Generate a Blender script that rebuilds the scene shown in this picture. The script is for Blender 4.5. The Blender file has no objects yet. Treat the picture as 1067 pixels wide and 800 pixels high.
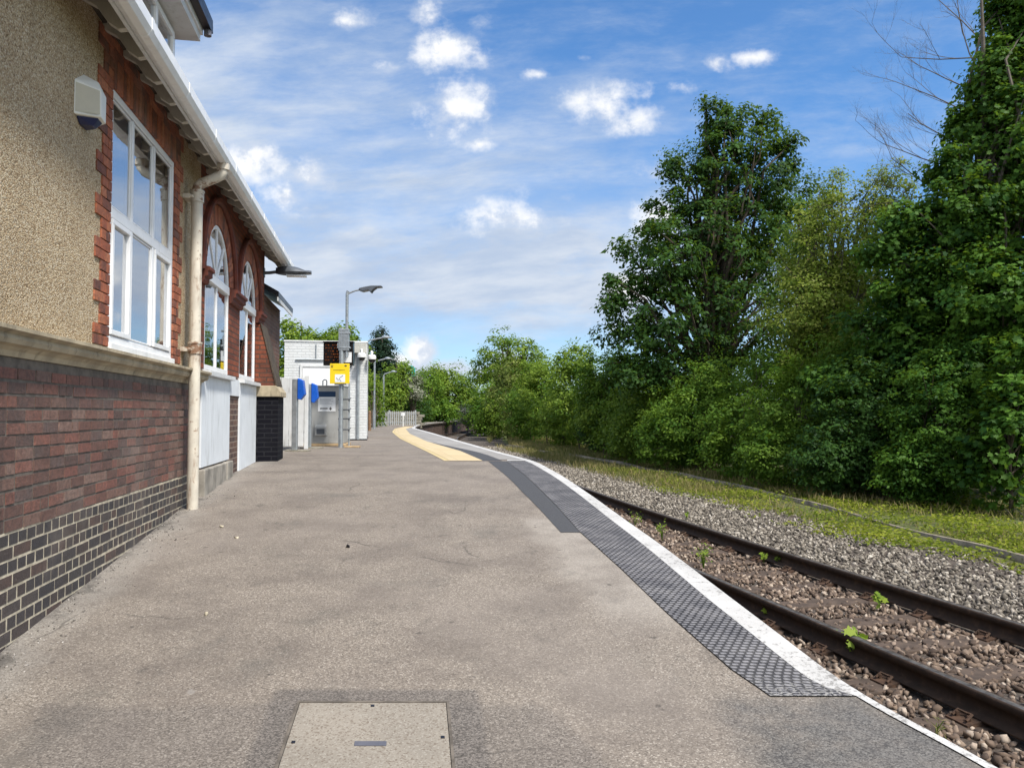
import bpy, bmesh, math, random
import numpy as np
from mathutils import Vector, Matrix, Euler
R = math.radians
rng = np.random.default_rng(7)
random.seed(7)
C = bpy.context.scene.collection
scene = bpy.context.scene

# ------------------------------------------------------------------ camera
PITCH = R(2.15)
cam = bpy.data.cameras.new('camera')
cam.sensor_width = 36; cam.lens = 36 * 800 / 1067; cam.clip_end = 3000; cam.clip_start = .05
co = bpy.data.objects.new('camera', cam); C.objects.link(co)
co.location = (0, 0, 1.6); co.rotation_euler = (R(90) + PITCH, 0, 0)
scene.camera = co

def at(px, py, Y):
    """world point at depth Y for a measurement taken off the photograph"""
    u = (px - 533.5) / 800; v = (400 - py) / 800
    d = (u, math.cos(PITCH) - v * math.sin(PITCH), math.sin(PITCH) + v * math.cos(PITCH))
    t = Y / d[1]
    return np.array([d[0] * t, Y, 1.6 + d[2] * t])

# ------------------------------------------------------------------ node helpers
class NT:
    def __init__(s, tree): s.t = tree
    def __call__(s, typ, ins=None, out=0, **props):
        n = s.t.nodes.new(typ)
        for k, v in props.items(): setattr(n, k, v)
        for k, v in (ins or {}).items():
            if isinstance(v, bpy.types.NodeSocket): s.t.links.new(v, n.inputs[k])
            else: n.inputs[k].default_value = v
        return n.outputs[out] if not isinstance(out, str) else n.outputs[out]
    def m(s, op, a, b=0.0, c=0.0, clamp=False):
        n = s.t.nodes.new('ShaderNodeMath'); n.operation = op; n.use_clamp = clamp
        for i, v in enumerate((a, b, c)):
            if isinstance(v, bpy.types.NodeSocket): s.t.links.new(v, n.inputs[i])
            else: n.inputs[i].default_value = v
        return n.outputs[0]
    def ss(s, v, lo, hi, a=0., b=1.):
        n = s.t.nodes.new('ShaderNodeMapRange'); n.interpolation_type = 'SMOOTHSTEP'
        s.t.links.new(v, n.inputs[0])
        for i, q in zip((1, 2, 3, 4), (lo, hi, a, b)):
            if isinstance(q, bpy.types.NodeSocket): s.t.links.new(q, n.inputs[i])
            else: n.inputs[i].default_value = q
        return n.outputs[0]
    def mix(s, f, a, b, mode='MIX'):
        n = s.t.nodes.new('ShaderNodeMix'); n.data_type = 'RGBA'; n.blend_type = mode
        for k, v in ((0, f), (6, a), (7, b)):
            if isinstance(v, bpy.types.NodeSocket): s.t.links.new(v, n.inputs[k])
            else: n.inputs[k].default_value = v if k == 0 else (tuple(v) + (1,))[:4]
        return n.outputs[2]
    def noise(s, vec, scale, detail=4, rough=.55, out=0, dist=0.):
        return s('ShaderNodeTexNoise', {'Vector': vec, 'Scale': scale, 'Detail': detail, 'Roughness': rough, 'Distortion': dist}, out=out)
    def ramp(s, f, stops, interp='LINEAR'):
        n = s.t.nodes.new('ShaderNodeValToRGB'); n.color_ramp.interpolation = interp
        e = n.color_ramp.elements
        while len(e) < len(stops): e.new(.5)
        for q, (p, c) in zip(e, stops): q.position = p; q.color = (tuple(c) + (1,))[:4]
        s.t.links.new(f, n.inputs[0]); return n.outputs[0]
    def xyz(s, v):
        n = s.t.nodes.new('ShaderNodeSeparateXYZ'); s.t.links.new(v, n.inputs[0]); return n.outputs
    def comb(s, x, y, z=0.):
        return s('ShaderNodeCombineXYZ', {0: x, 1: y, 2: z})
    def bump(s, h, strength=.5, dist=.01):
        return s('ShaderNodeBump', {'Height': h, 'Strength': strength, 'Distance': dist})

MATS = {}
def new_mat(name):
    m = bpy.data.materials.new(name); m.use_nodes = True
    m.node_tree.nodes.clear()
    N = NT(m.node_tree); out = m.node_tree.nodes.new('ShaderNodeOutputMaterial')
    MATS[name] = m
    return m, N, out
def princ(N, out, col, rough=.7, normal=None, metallic=0., spec=.4, **kw):
    ins = {'Base Color': col if isinstance(col, bpy.types.NodeSocket) else (tuple(col) + (1,))[:4], 'Roughness': rough, 'Metallic': metallic, 'Specular IOR Level': spec}
    if normal is not None: ins['Normal'] = normal
    ins.update(kw)
    b = N('ShaderNodeBsdfPrincipled', ins)
    N.t.links.new(b, out.inputs[0])
def objco(N): return N('ShaderNodeTexCoord', out='Object')
def geoco(N): return N('ShaderNodeNewGeometry', out='Position')

def simple(name, col, rough=.6, metallic=0., var=.25, scale=6., dirt=None, bump=0., spec=.4):
    """painted / plain surface with uneven tone and optional dirt streaks"""
    m, N, out = new_mat(name); P = objco(N)
    n1 = N.noise(P, scale, 6, .6)
    c = N.mix(N.ss(n1, .3, .7), [q * (1 - var) for q in col], [min(1, q * (1 + var * .4)) for q in col])
    if dirt:
        x, y, z = N.xyz(P)
        n2 = N.noise(N.comb(N.m('MULTIPLY', x, 9.), N.m('MULTIPLY', y, 9.), N.m('MULTIPLY', z, 1.6)), 1.4, 6, .65)
        c = N.mix(N.m('MULTIPLY', N.ss(n2, .52, .74), dirt[3]), c, dirt[:3])
    if name == 'cream_paint':
        z_ = N.xyz(P)[2]; rn = N.noise(P, 16., 6, .7)
        for zc, h0 in ((3.90, .13), (2.26, .16)):
            near_ = N.ss(N.m('ABSOLUTE', N.m('SUBTRACT', z_, zc)), 0., h0, .20, 0.)
            c = N.mix(N.m('MULTIPLY', N.ss(N.m('ADD', rn, near_), .58, .76), .85), c, (.17, .065, .02))
    nb = N.bump(N.noise(P, scale * 14, 3), .35, bump) if bump else None
    princ(N, out, c, N.ss(n1, .2, .8, rough - .08, rough + .1), nb, metallic, spec)
    return m

simple('white_upvc', (.80, .80, .80), .35, var=.06, dirt=(.35, .32, .27, .25))
simple('white_paint', (.64, .65, .65), .5, var=.08, dirt=(.34, .32, .28, .4))
simple('cream_paint', (.60, .55, .46), .45, var=.15, dirt=(.20, .085, .03, .95), bump=.001)
simple('pale_board', (.69, .72, .745), .6, var=.06, scale=3, dirt=(.36, .37, .36, .6))
simple('stone', (.42, .35, .24), .85, var=.3, scale=5, dirt=(.10, .085, .06, .75), bump=.004)
simple('plinth_stone', (.30, .275, .235), .9, var=.4, scale=4, dirt=(.06, .055, .05, .8), bump=.008)
simple('dark_moulding', (.14, .035, .02), .75, var=.4, scale=8, dirt=(.03, .02, .018, .6), bump=.004)
simple('soffit', (.47, .44, .38), .7, var=.2, scale=3, dirt=(.2, .17, .13, .5))
simple('roof_tile', (.12, .08, .065), .85, var=.4, scale=5, bump=.01)
simple('black_paint', (.012, .012, .016), .35, var=.3, scale=9)
simple('dark_steel', (.10, .11, .125), .45, .3, var=.2)
simple('galvanised', (.36, .39, .41), .42, .55, var=.2, scale=9)
simple('grey_cabinet', (.40, .40, .385), .45, .25, var=.1, scale=4, dirt=(.22, .2, .17, .35))
simple('grey_box', (.42, .41, .37), .5, var=.1)
simple('blue_plastic', (.012, .10, .50), .32, var=.12)
simple('yellow_sign', (.85, .60, .02), .4, var=.06)
simple('white_sheet', (.78, .79, .80), .4, var=.04)
simple('navy_ink', (.02, .05, .11), .4, var=.05)
simple('grey_ink', (.38, .40, .42), .5, var=.05)
simple('dark_ink', (.05, .04, .03), .5, var=.1)
simple('board_black', (.012, .010, .010), .25, var=.1)
simple('camera_white', (.72, .72, .70), .35, var=.06)
simple('lens_black', (.01, .01, .012), .1, var=.1)
simple('old_rail', (.25, .215, .165), .85, var=.5, scale=4, dirt=(.09, .06, .035, .9))
simple('timber_post', (.22, .13, .07), .8, var=.4, scale=10)
simple('tan_base', (.42, .30, .17), .85, var=.3)
simple('concrete', (.25, .23, .18), .9, var=.4, scale=7, dirt=(.09, .09, .045, .9), bump=.006)
simple('fence_metal', (.42, .43, .43), .5, .2, var=.15)
simple('teal_sheet', (.02, .34, .30), .4, var=.1)
simple('alarm_white', (.70, .69, .63), .35, var=.05)
simple('alarm_shade', (.47, .44, .35), .45, var=.08)  # white casing darkened, shade of one side painted into the colour
simple('alarm_blue', (.012, .018, .07), .3, var=.1)
simple('curtain', (.82, .83, .84), .9, var=.08, scale=2)
simple('room_dark', (.16, .16, .165), .9, var=.2)
simple('bark', (.075, .058, .042), .95, var=.45, scale=9, bump=.02)
simple('bare_bark', (.13, .11, .09), .95, var=.35, scale=9)
simple('sleeper_wood', (.085, .06, .045), .9, var=.45, scale=7, dirt=(.05, .038, .03, .6), bump=.006)
simple('rust_iron', (.075, .042, .026), .85, .1, var=.5, scale=20, bump=.002)
simple('plate_metal', (.15, .15, .175), .5, .4, var=.2)

def emis(name, col, s):
    m, N, out = new_mat(name)
    e = N('ShaderNodeEmission', {'Color': tuple(col) + (1,), 'Strength': s})
    N.t.links.new(e, out.inputs[0])
emis('amber_led', (1., .30, .10), .12)

def m_rail():
    m, N, out = new_mat('rail_steel'); P = geoco(N)
    nz = N.xyz(N('ShaderNodeNewGeometry', out='Normal'))[2]
    n = N.noise(P, 14, 6, .65)
    rust = N.ramp(n, [(.25, (.018, .012, .008)), (.55, (.042, .025, .016)), (.8, (.095, .056, .034))])
    top = N.mix(N.ss(n, .3, .7), (.08, .068, .06), (.24, .22, .20))
    up = N.m('MULTIPLY', N.ss(nz, .8, .97), N.m('GREATER_THAN', N.xyz(P)[2], -.075))
    princ(N, out, N.mix(up, rust, top), N.ss(up, 0, 1, .85, .42), N.bump(n, .3, .003), N.m('MULTIPLY', up, .6))
m_rail()

def m_glass():
    m, N, out = new_mat('window_glass')
    P = objco(N)
    nb = N.bump(N.noise(P, 1.3, 2), .12, .02)
    f = N('ShaderNodeFresnel', {'IOR': 3.6, 'Normal': nb})
    g = N('ShaderNodeBsdfGlossy', {'Color': (.95, .97, 1, 1), 'Roughness': .015, 'Normal': nb})
    t = N('ShaderNodeBsdfTransparent', {'Color': (.82, .88, .9, 1)})
    N.t.links.new(N('ShaderNodeMixShader', {0: N.m('ADD', N.m('MULTIPLY', f, .62), .34, clamp=True), 1: t, 2: g}), out.inputs[0])
m_glass()

def m_bricks_geo(name, cols, rough=.75):
    """one colour per brick island, soot and smears over it"""
    m, N, out = new_mat(name); P = objco(N)
    r = N('ShaderNodeNewGeometry', out='Random Per Island')
    c = N.ramp(r, [(i / len(cols), q) for i, q in enumerate(cols)], 'CONSTANT')
    c = N.mix(N.ss(N.noise(P, 7., 4, .7), .3, .7, .0, .55), c, cols[0])
    n = N.noise(P, 30, 5, .65); big = N.noise(P, 1.3, 5, .6)
    c = N.mix(N.ss(n, .3, .75, 0., .55), c, (.035, .028, .026))
    c = N.mix(N.ss(big, .50, .74, 0, .38), c, (.23, .19, .165))
    sx_, sy_, sz_ = N.xyz(P); stk = N.noise(N.comb(N.m('MULTIPLY', sx_, 4.5), 0, N.m('MULTIPLY', sz_, .7)), 1., 6, .7)
    c = N.mix(N.ss(stk, .54, .70, 0, .5), c, (.045, .038, .034))
    ch = N.noise(P, 75, 4, .7); c = N.mix(N.ss(ch, .62, .74, 0, .6), c, (.27, .22, .19))
    princ(N, out, c, rough, N.bump(N.m('ADD', n, N.m('MULTIPLY', ch, .7)), .75, .008))
m_bricks_geo('plinth_brick', [(.17, .085, .065), (.22, .098, .072), (.11, .072, .062), (.22, .09, .068), (.20, .125, .098), (.135, .076, .061), (.27, .11, .08), (.095, .066, .058), (.20, .103, .079), (.26, .17, .135), (.17, .095, .08), (.13, .095, .085), (.23, .135, .105), (.16, .08, .062)])
m_bricks_geo('blue_brick', [(.05, .046, .05), (.07, .052, .048), (.036, .036, .042), (.11, .068, .056), (.055, .05, .052), (.085, .07, .066)], .5)
m_bricks_geo('red_brick_blocks', [(.42, .135, .062), (.34, .095, .045), (.15, .055, .038), (.48, .175, .085), (.25, .072, .04), (.38, .115, .055), (.11, .048, .038)])

def m_brickwall(name, c1, c2, mortar, soot=(.05, .03, .025), sootf=.5, msize=.011, spec=.25):
    m, N, out = new_mat(name); x, y, z = N.xyz(objco(N))
    v = N.comb(N.m('ADD', x, y), z, 0)
    n = N.t.nodes.new('ShaderNodeTexBrick')
    N.t.links.new(v, n.inputs['Vector'])
    for k, q in (('Color1', c1), ('Color2', c2), ('Mortar', mortar)): n.inputs[k].default_value = q + (1,)
    n.inputs['Scale'].default_value = 1; n.inputs['Mortar Size'].default_value = msize; n.inputs['Mortar Smooth'].default_value = .25
    n.inputs['Brick Width'].default_value = .225; n.inputs['Row Height'].default_value = .075; n.inputs['Bias'].default_value = 0
    big = N.noise(objco(N), 1.7, 6, .65); fine = N.noise(objco(N), 40, 4)
    c = N.mix(N.ss(big, .45, .7, 0, sootf), n.outputs[0], soot)
    c = N.mix(N.ss(fine, .35, .75, 0, .3), c, soot)
    h = N.m('ADD', N.m('MULTIPLY', n.outputs[1], -1.), N.m('MULTIPLY', fine, .4))
    princ(N, out, c, .82, N.bump(h, .7, .008), spec=spec)
m_brickwall('red_brick', (.31, .088, .042), (.16, .048, .03), (.11, .058, .042), (.03, .022, .018), .7)
m_brickwall('brown_brick', (.17, .085, .062), (.10, .058, .05), (.16, .125, .1))
m_brickwall('white_brick', (.64, .655, .66), (.60, .615, .62), (.53, .545, .55), (.42, .42, .40), .35)
m_brickwall('black_brick', (.005, .005, .009), (.008, .008, .012), (.02, .02, .024), (.004, .004, .005), .3, spec=.12)
m_brickwall('pier_brick', (.16, .09, .068), (.09, .06, .055), (.25, .19, .15))
m_brickwall('platform_face', (.14, .08, .06), (.08, .055, .05), (.1, .085, .07))

def m_pebbledash():
    m, N, out = new_mat('pebble_dash'); P = objco(N)
    v = N('ShaderNodeTexVoronoi', {'Vector': P, 'Scale': 110., 'Randomness': 1.}, out='Color')
    d = N('ShaderNodeTexVoronoi', {'Vector': P, 'Scale': 110., 'Randomness': 1.}, out='Distance')
    r = N.xyz(v)[0]
    c = N.ramp(r, [(0, (.15, .095, .045)), (.15, (.42, .30, .17)), (.45, (.54, .41, .25)), (.7, (.64, .52, .34)), (.9, (.72, .63, .47))])
    big = N.noise(P, 1.1, 5, .6)
    c = N.mix(N.ss(big, .4, .7, 0, .25), c, (.24, .165, .09))
    sx_, sy_, sz_ = N.xyz(P); stk = N.noise(N.comb(N.m('MULTIPLY', sx_, 3.), N.m('MULTIPLY', sy_, 3.), N.m('MULTIPLY', sz_, .5)), 1.1, 6, .65)
    c = N.mix(N.ss(stk, .52, .70, 0, .28), c, (.17, .125, .075))
    c = N.mix(N.ss(d, .3, .62, 0, .45), c, (.17, .11, .06))
    princ(N, out, c, .9, N.bump(d, .8, -.010))
m_pebbledash()
simple('mortar_dark', (.14, .12, .10), .95, var=.4, scale=12)
simple('mortar_light', (.50, .44, .33), .95, var=.35, scale=12, dirt=(.12, .1, .08, .6))

def box_mask(N, x, y, x0, x1, y0, y1, soft):
    a = N.m('MULTIPLY', N.ss(x, x0 - soft, x0 + soft), N.ss(x, x1 - soft, x1 + soft, 1., 0.))
    b = N.m('MULTIPLY', N.ss(y, y0 - soft, y0 + soft), N.ss(y, y1 - soft, y1 + soft, 1., 0.))
    return N.m('MULTIPLY', a, b)

def m_asphalt():
    m, N, out = new_mat('asphalt'); P = geoco(N); x, y, z = N.xyz(P)
    P2 = N.comb(x, y, 0)
    vo = N('ShaderNodeTexVoronoi', {'Vector': P2, 'Scale': 150.}, out='Color')
    vd = N('ShaderNodeTexVoronoi', {'Vector': P2, 'Scale': 150.}, out='Distance')
    r = N.xyz(vo)[0]
    c = N.ramp(r, [(0, (.098, .083, .070)), (.2, (.165, .141, .118)), (.6, (.212, .181, .151)), (.86, (.26, .224, .188)), (.965, (.37, .33, .285))])
    mid = N.noise(P2, 1.6, 6, .65); big = N.noise(P2, .38, 4, .6); st = N.noise(N.comb(N.m('MULTIPLY', x, 1.3), N.m('MULTIPLY', y, .8), 4.), .9, 5, .7)
    c = N.mix(N.ss(mid, .38, .68, 0, .5), c, (.105, .088, .078))
    c = N.mix(N.ss(big, .45, .68, 0, .42), c, (.24, .208, .182))
    for sc_, of_, col_, am_ in ((.55, 11., (.085, .075, .07), .55), (1.1, 17., (.09, .085, .075), .4), (4.5, 23., (.06, .055, .05), .5)):
        bl = N.noise(N.comb(x, N.m('MULTIPLY', y, .7), of_), sc_, 5, .7)
        c = N.mix(N.m('MULTIPLY', N.ss(bl, .58, .74), am_), c, col_)
    c = N.mix(N.ss(st, .56, .72, 0, .35), c, (.10, .098, .09))
    wx = N.m('ADD', x, N.m('MULTIPLY', N.m('SUBTRACT', N.noise(P2, 3., 4), .5), .22))
    wy = N.m('ADD', y, N.m('MULTIPLY', N.m('SUBTRACT', N.noise(N.comb(y, x, 3.), 3., 4), .5), .22))
    dark = N.mix(N.ss(r, .1, .9), (.06, .055, .052), (.15, .135, .125))
    # trench repair round the inspection cover, worn ramp end, dark stain by the wall
    xs_ = N.m('ADD', x, N.m('MULTIPLY', N.m('SUBTRACT', y, 3.533), .125))
    k1 = box_mask(N, N.m('ADD', xs_, N.m('MULTIPLY', N.m('SUBTRACT', mid, .5), .06)), y, -1.10, -.15, -2., 3.68, .025)
    c = N.mix(N.m('MULTIPLY', k1, .62), c, dark)
    k4 = box_mask(N, N.m('ADD', wx, N.m('MULTIPLY', wy, .55)), wy, -.2, 2.05, -2., 3.52, .05)
    c = N.mix(N.m('MULTIPLY', k4, .40), c, dark)
    k2 = box_mask(N, wx, wy, .95, 4., -2., 3.60, .14)
    c = N.mix(N.m('MULTIPLY', k2, N.ss(N.noise(P2, 2.4, 6, .7), .3, .62, .25, .85)), c, N.mix(N.ss(N.m('ADD', N.m('MULTIPLY', mid, .6), N.m('MULTIPLY', r, .4)), .3, .75), (.045, .045, .047), (.15, .145, .138)))
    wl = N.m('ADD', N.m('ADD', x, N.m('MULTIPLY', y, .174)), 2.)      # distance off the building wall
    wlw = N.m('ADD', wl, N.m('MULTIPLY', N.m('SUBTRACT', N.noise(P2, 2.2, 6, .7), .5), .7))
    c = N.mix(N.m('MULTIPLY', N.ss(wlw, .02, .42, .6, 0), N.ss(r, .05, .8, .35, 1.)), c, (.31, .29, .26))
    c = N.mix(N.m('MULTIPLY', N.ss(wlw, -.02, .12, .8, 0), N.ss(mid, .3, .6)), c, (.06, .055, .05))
    # pale worn band along the tactile mat
    em = N.m('ADD', N.m('ADD', x, N.m('MULTIPLY', y, .165)), N.m('MULTIPLY', N.m('SUBTRACT', N.noise(P2, 1.4, 4), .5), .5))
    c = N.mix(N.m('MULTIPLY', N.m('MULTIPLY', N.ss(em, 1.2, 1.45), N.ss(y, 7.2, 7.6, 1, 0)), N.m('MULTIPLY', N.ss(y, 4.2, 5.0), N.ss(mid, .3, .7, .55, .15))), c, (.34, .31, .275))
    for sc_, off_, thr_, rad_, col_, am_ in ((1.7, 3.1, .62, .055, (.30, .28, .26), .45), (2.6, 9.7, .66, .07, (.05, .045, .042), .6), (.8, 5.3, .70, .13, (.075, .07, .066), .45), (7., 1.9, .72, .14, (.045, .04, .037), .55)):
        q1 = N('ShaderNodeTexVoronoi', {'Vector': N.comb(N.m('ADD', wx, off_), wy, 0), 'Scale': sc_}, out='Color'); q2 = N('ShaderNodeTexVoronoi', {'Vector': N.comb(N.m('ADD', wx, off_), wy, 0), 'Scale': sc_}, out='Distance')
        c = N.mix(N.m('MULTIPLY', N.m('MULTIPLY', N.m('GREATER_THAN', N.xyz(q1)[0], thr_), N.ss(q2, rad_ * .5, rad_, 1, 0)), am_), c, col_)
    # fine cracks
    ck = N('ShaderNodeTexVoronoi', {'Vector': N.comb(wx, wy, 0), 'Scale': .55}, out='Distance', feature='DISTANCE_TO_EDGE')
    ckm = N.m('MULTIPLY', N.ss(ck, 0, .006, 1, 0), N.ss(N.noise(P2, .6, 2), .52, .6))
    c = N.mix(N.m('MULTIPLY', ckm, .6), c, (.05, .045, .04))
    princ(N, out, c, .88, N.bump(vd, .35, -.004), spec=.25)
m_asphalt()

def m_ground(name, stops, scale, bumpd=.02, rough=.95, big=.5, bigcol=(.1, .09, .06)):
    m, N, out = new_mat(name); P = geoco(N)
    n = N.noise(P, scale, 6, .7); b = N.noise(P, big, 4, .6)
    c = N.ramp(n, stops); c = N.mix(N.ss(b, .4, .68, 0, .6), c, bigcol)
    princ(N, out, c, rough, N.bump(n, .7, bumpd))
m_ground('soil', [(.3, (.05, .05, .022)), (.5, (.085, .09, .032)), (.7, (.15, .135, .062))], 9, .03, big=.35, bigcol=(.07, .10, .025))
m_ground('ballast_bed', [(.3, (.03, .024, .02)), (.5, (.085, .07, .058)), (.7, (.2, .17, .145))], 34, .05, bigcol=(.09, .065, .05))
m_ground('new_tarmac', [(.3, (.038, .038, .041)), (.5, (.056, .056, .059)), (.75, (.095, .094, .097))], 70, .004, .8, 1.2, (.055, .055, .06))

def m_uvmat(name, fn):
    m, N, out = new_mat(name); uv = N('ShaderNodeTexCoord', out='UV'); x, y, z = N.xyz(uv)
    fn(N, out, x, y)
def f_mat(N, out, x, y):            # black rubber mat with rows of raised lozenges
    P = geoco(N)
    row = N.m('FLOOR', N.m('MULTIPLY', y, 1 / .036))
    sh = N.m('MULTIPLY', N.m('MODULO', N.m('ABSOLUTE', row), 2.), .5)
    fx = N.m('ABSOLUTE', N.m('SUBTRACT', N.m('FRACT', N.m('ADD', N.m('MULTIPLY', x, 1 / .046), sh)), .5))
    fy = N.m('ABSOLUTE', N.m('SUBTRACT', N.m('FRACT', N.m('MULTIPLY', y, 1 / .036)), .5))
    d = N.m('ADD', N.m('POWER', N.m('MULTIPLY', fx, 2.3), 3.), N.m('POWER', N.m('MULTIPLY', fy, 2.6), 3.))
    h = N.ss(d, .35, .9, 1., 0.)
    n = N.noise(P, 5, 5, .65); gr = N.noise(P, 60, 3)
    base = N.mix(N.ss(n, .35, .7), (.034, .034, .038), (.075, .072, .073))
    top = N.mix(N.ss(n, .3, .7), (.16, .157, .168), (.26, .253, .262))
    c = N.mix(N.m('MULTIPLY', h, N.ss(gr, .25, .6, .5, 1.)), base, top)
    py = N.xyz(P)[1]
    wear = N.m('MULTIPLY', N.ss(N.m('ADD', py, N.m('MULTIPLY', n, .5)), 3.8, 4.15, 1, 0), N.ss(gr, .48, .62))
    c = N.mix(wear, c, (.30, .29, .275))
    princ(N, out, c, .85, N.bump(h, 1., .006), spec=.2)
m_uvmat('rubber_mat', f_mat)
def f_white(N, out, x, y):
    P = geoco(N)
    a = N.noise(P, 28, 6, .75); b = N.noise(P, 3., 4); sp = N.noise(P, 90, 3, .7)
    wear = N.ss(N.m('ADD', N.m('ADD', N.m('MULTIPLY', a, .75), N.m('MULTIPLY', b, .25)), N.ss(N.xyz(P)[1], 3.2, 5., .05, 0.)), .55, .62)
    c = N.mix(N.ss(b, .35, .7), (.50, .49, .475), (.42, .41, .395))
    c = N.mix(N.ss(sp, .58, .7, 0, .5), c, (.3, .28, .26))
    jt = N.ss(N.m('ABSOLUTE', N.m('SUBTRACT', N.m('FRACT', N.m('MULTIPLY', y, 1 / .92)), .5)), .003, .007, .25, 0)
    c = N.mix(jt, N.mix(N.m('MULTIPLY', wear, .8), c, (.16, .15, .14)), (.12, .11, .1))
    princ(N, out, c, .7, N.bump(a, .4, .004))
m_uvmat('white_line', f_white)
def f_slab(c1, c2, joint, size, dots=False):
    def fn(N, out, x, y):
        P = geoco(N)
        gx = N.m('ABSOLUTE', N.m('SUBTRACT', N.m('FRACT', N.m('MULTIPLY', x, 1 / size)), .5))
        gy = N.m('ABSOLUTE', N.m('SUBTRACT', N.m('FRACT', N.m('MULTIPLY', y, 1 / size)), .5))
        j = N.ss(N.m('MAXIMUM', gx, gy), .485, .495)
        w = N('ShaderNodeTexWhiteNoise', {'Vector': N.comb(N.m('FLOOR', N.m('ADD', N.m('MULTIPLY', x, 1 / size), 0.)), N.m('FLOOR', N.m('MULTIPLY', y, 1 / size)), 0)}, noise_dimensions='3D')
        n = N.noise(P, 4, 6, .65)
        c = N.mix(N.m('MULTIPLY', N.m('ADD', w, n), .5), c1, c2)
        c = N.mix(j, c, joint)
        h = N.m('MULTIPLY', j, -1.)
        if dots:
            dx = N.m('SUBTRACT', N.m('FRACT', N.m('MULTIPLY', x, 15.)), .5); dy = N.m('SUBTRACT', N.m('FRACT', N.m('MULTIPLY', y, 15.)), .5)
            h = N.ss(N.m('ADD', N.m('MULTIPLY', dx, dx), N.m('MULTIPLY', dy, dy)), .03, .1, 1, 0)
        princ(N, out, c, .85, N.bump(h, .5, .005))
    return fn
m_uvmat('buff_paving', f_slab((.44, .345, .20), (.55, .44, .27), (.3, .24, .15), .4, True))
m_uvmat('yellow_line', f_slab((.47, .37, .19), (.54, .43, .24), (.42, .33, .17), 3.))
m_uvmat('grey_paving', f_slab((.20, .19, .18), (.31, .295, .28), (.12, .115, .11), .6))

def m_stone(name, stops):
    m, N, out = new_mat(name)
    r = N('ShaderNodeNewGeometry', out='Random Per Island'); P = geoco(N)
    c = N.mix(N.ss(N.noise(P, 45, 3), .35, .75, 0, .4), N.ramp(r, stops), (.06, .045, .036))
    princ(N, out, c, .9)
m_stone('stone_brown', [(0, (.05, .034, .026)), (.3, (.115, .079, .057)), (.6, (.19, .137, .10)), (.85, (.28, .21, .16)), (1, (.42, .345, .275))])
m_stone('stone_grey', [(0, (.055, .048, .039)), (.3, (.125, .108, .087)), (.6, (.21, .183, .147)), (.85, (.30, .265, .218)), (1, (.48, .435, .37))])
m_stone('crumbs', [(0, (.05, .045, .04)), (.5, (.2, .18, .16)), (1, (.5, .46, .42))])

def m_leaf(name, dark, light, trans=.35, spec=.18, rough=.55, hue=None):
    m, N, out = new_mat(name)
    a = N.t.nodes.new('ShaderNodeAttribute'); a.attribute_name = 'tint'
    c = N.mix(a.outputs['Fac'], dark, light)
    if hue:
        r = N('ShaderNodeNewGeometry', out='Random Per Island')
        c = N.mix(N.ss(r, hue[3], 1., 0, 1), c, hue[:3])
    d = N('ShaderNodeBsdfPrincipled', {'Base Color': c, 'Roughness': rough, 'Specular IOR Level': spec})
    tc = N.mix(.55, c, (.20, .30, .02), 'MIX')
    t = N('ShaderNodeBsdfTranslucent', {'Color': tc})
    N.t.links.new(N('ShaderNodeMixShader', {0: trans, 1: d, 2: t}), out.inputs[0])
m_leaf('leaf_sycamore', (.012, .042, .010), (.056, .128, .022), .36)
m_leaf('leaf_maple', (.018, .066, .010), (.105, .215, .026), .42)
m_leaf('leaf_bramble', (.045, .115, .013), (.18, .29, .036), .45)
m_leaf('leaf_bright', (.075, .15, .017), (.25, .34, .045), .45)
m_leaf('leaf_yellow', (.12, .185, .025), (.32, .36, .075), .48, hue=(.30, .24, .11, .93))
m_leaf('leaf_olive', (.09, .135, .025), (.23, .265, .07), .40, hue=(.26, .2, .11, .92))
m_leaf('leaf_conifer', (.008, .022, .012), (.016, .04, .018), .12)
m_leaf('leaf_grey', (.16, .18, .12), (.34, .33, .27), .25)
m_leaf('leaf_ground', (.085, .13, .012), (.29, .31, .035), .40, hue=(.22, .17, .07, .9))
m_leaf('leaf_grass', (.10, .125, .03), (.29, .24, .10), .3, spec=.2, rough=.6, hue=(.36, .275, .135, .5))
m_leaf('leaf_weed', (.11, .19, .02), (.26, .34, .04), .4)
m_leaf('leaf_wood', (.02, .055, .012), (.05, .11, .02), .3)

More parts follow.
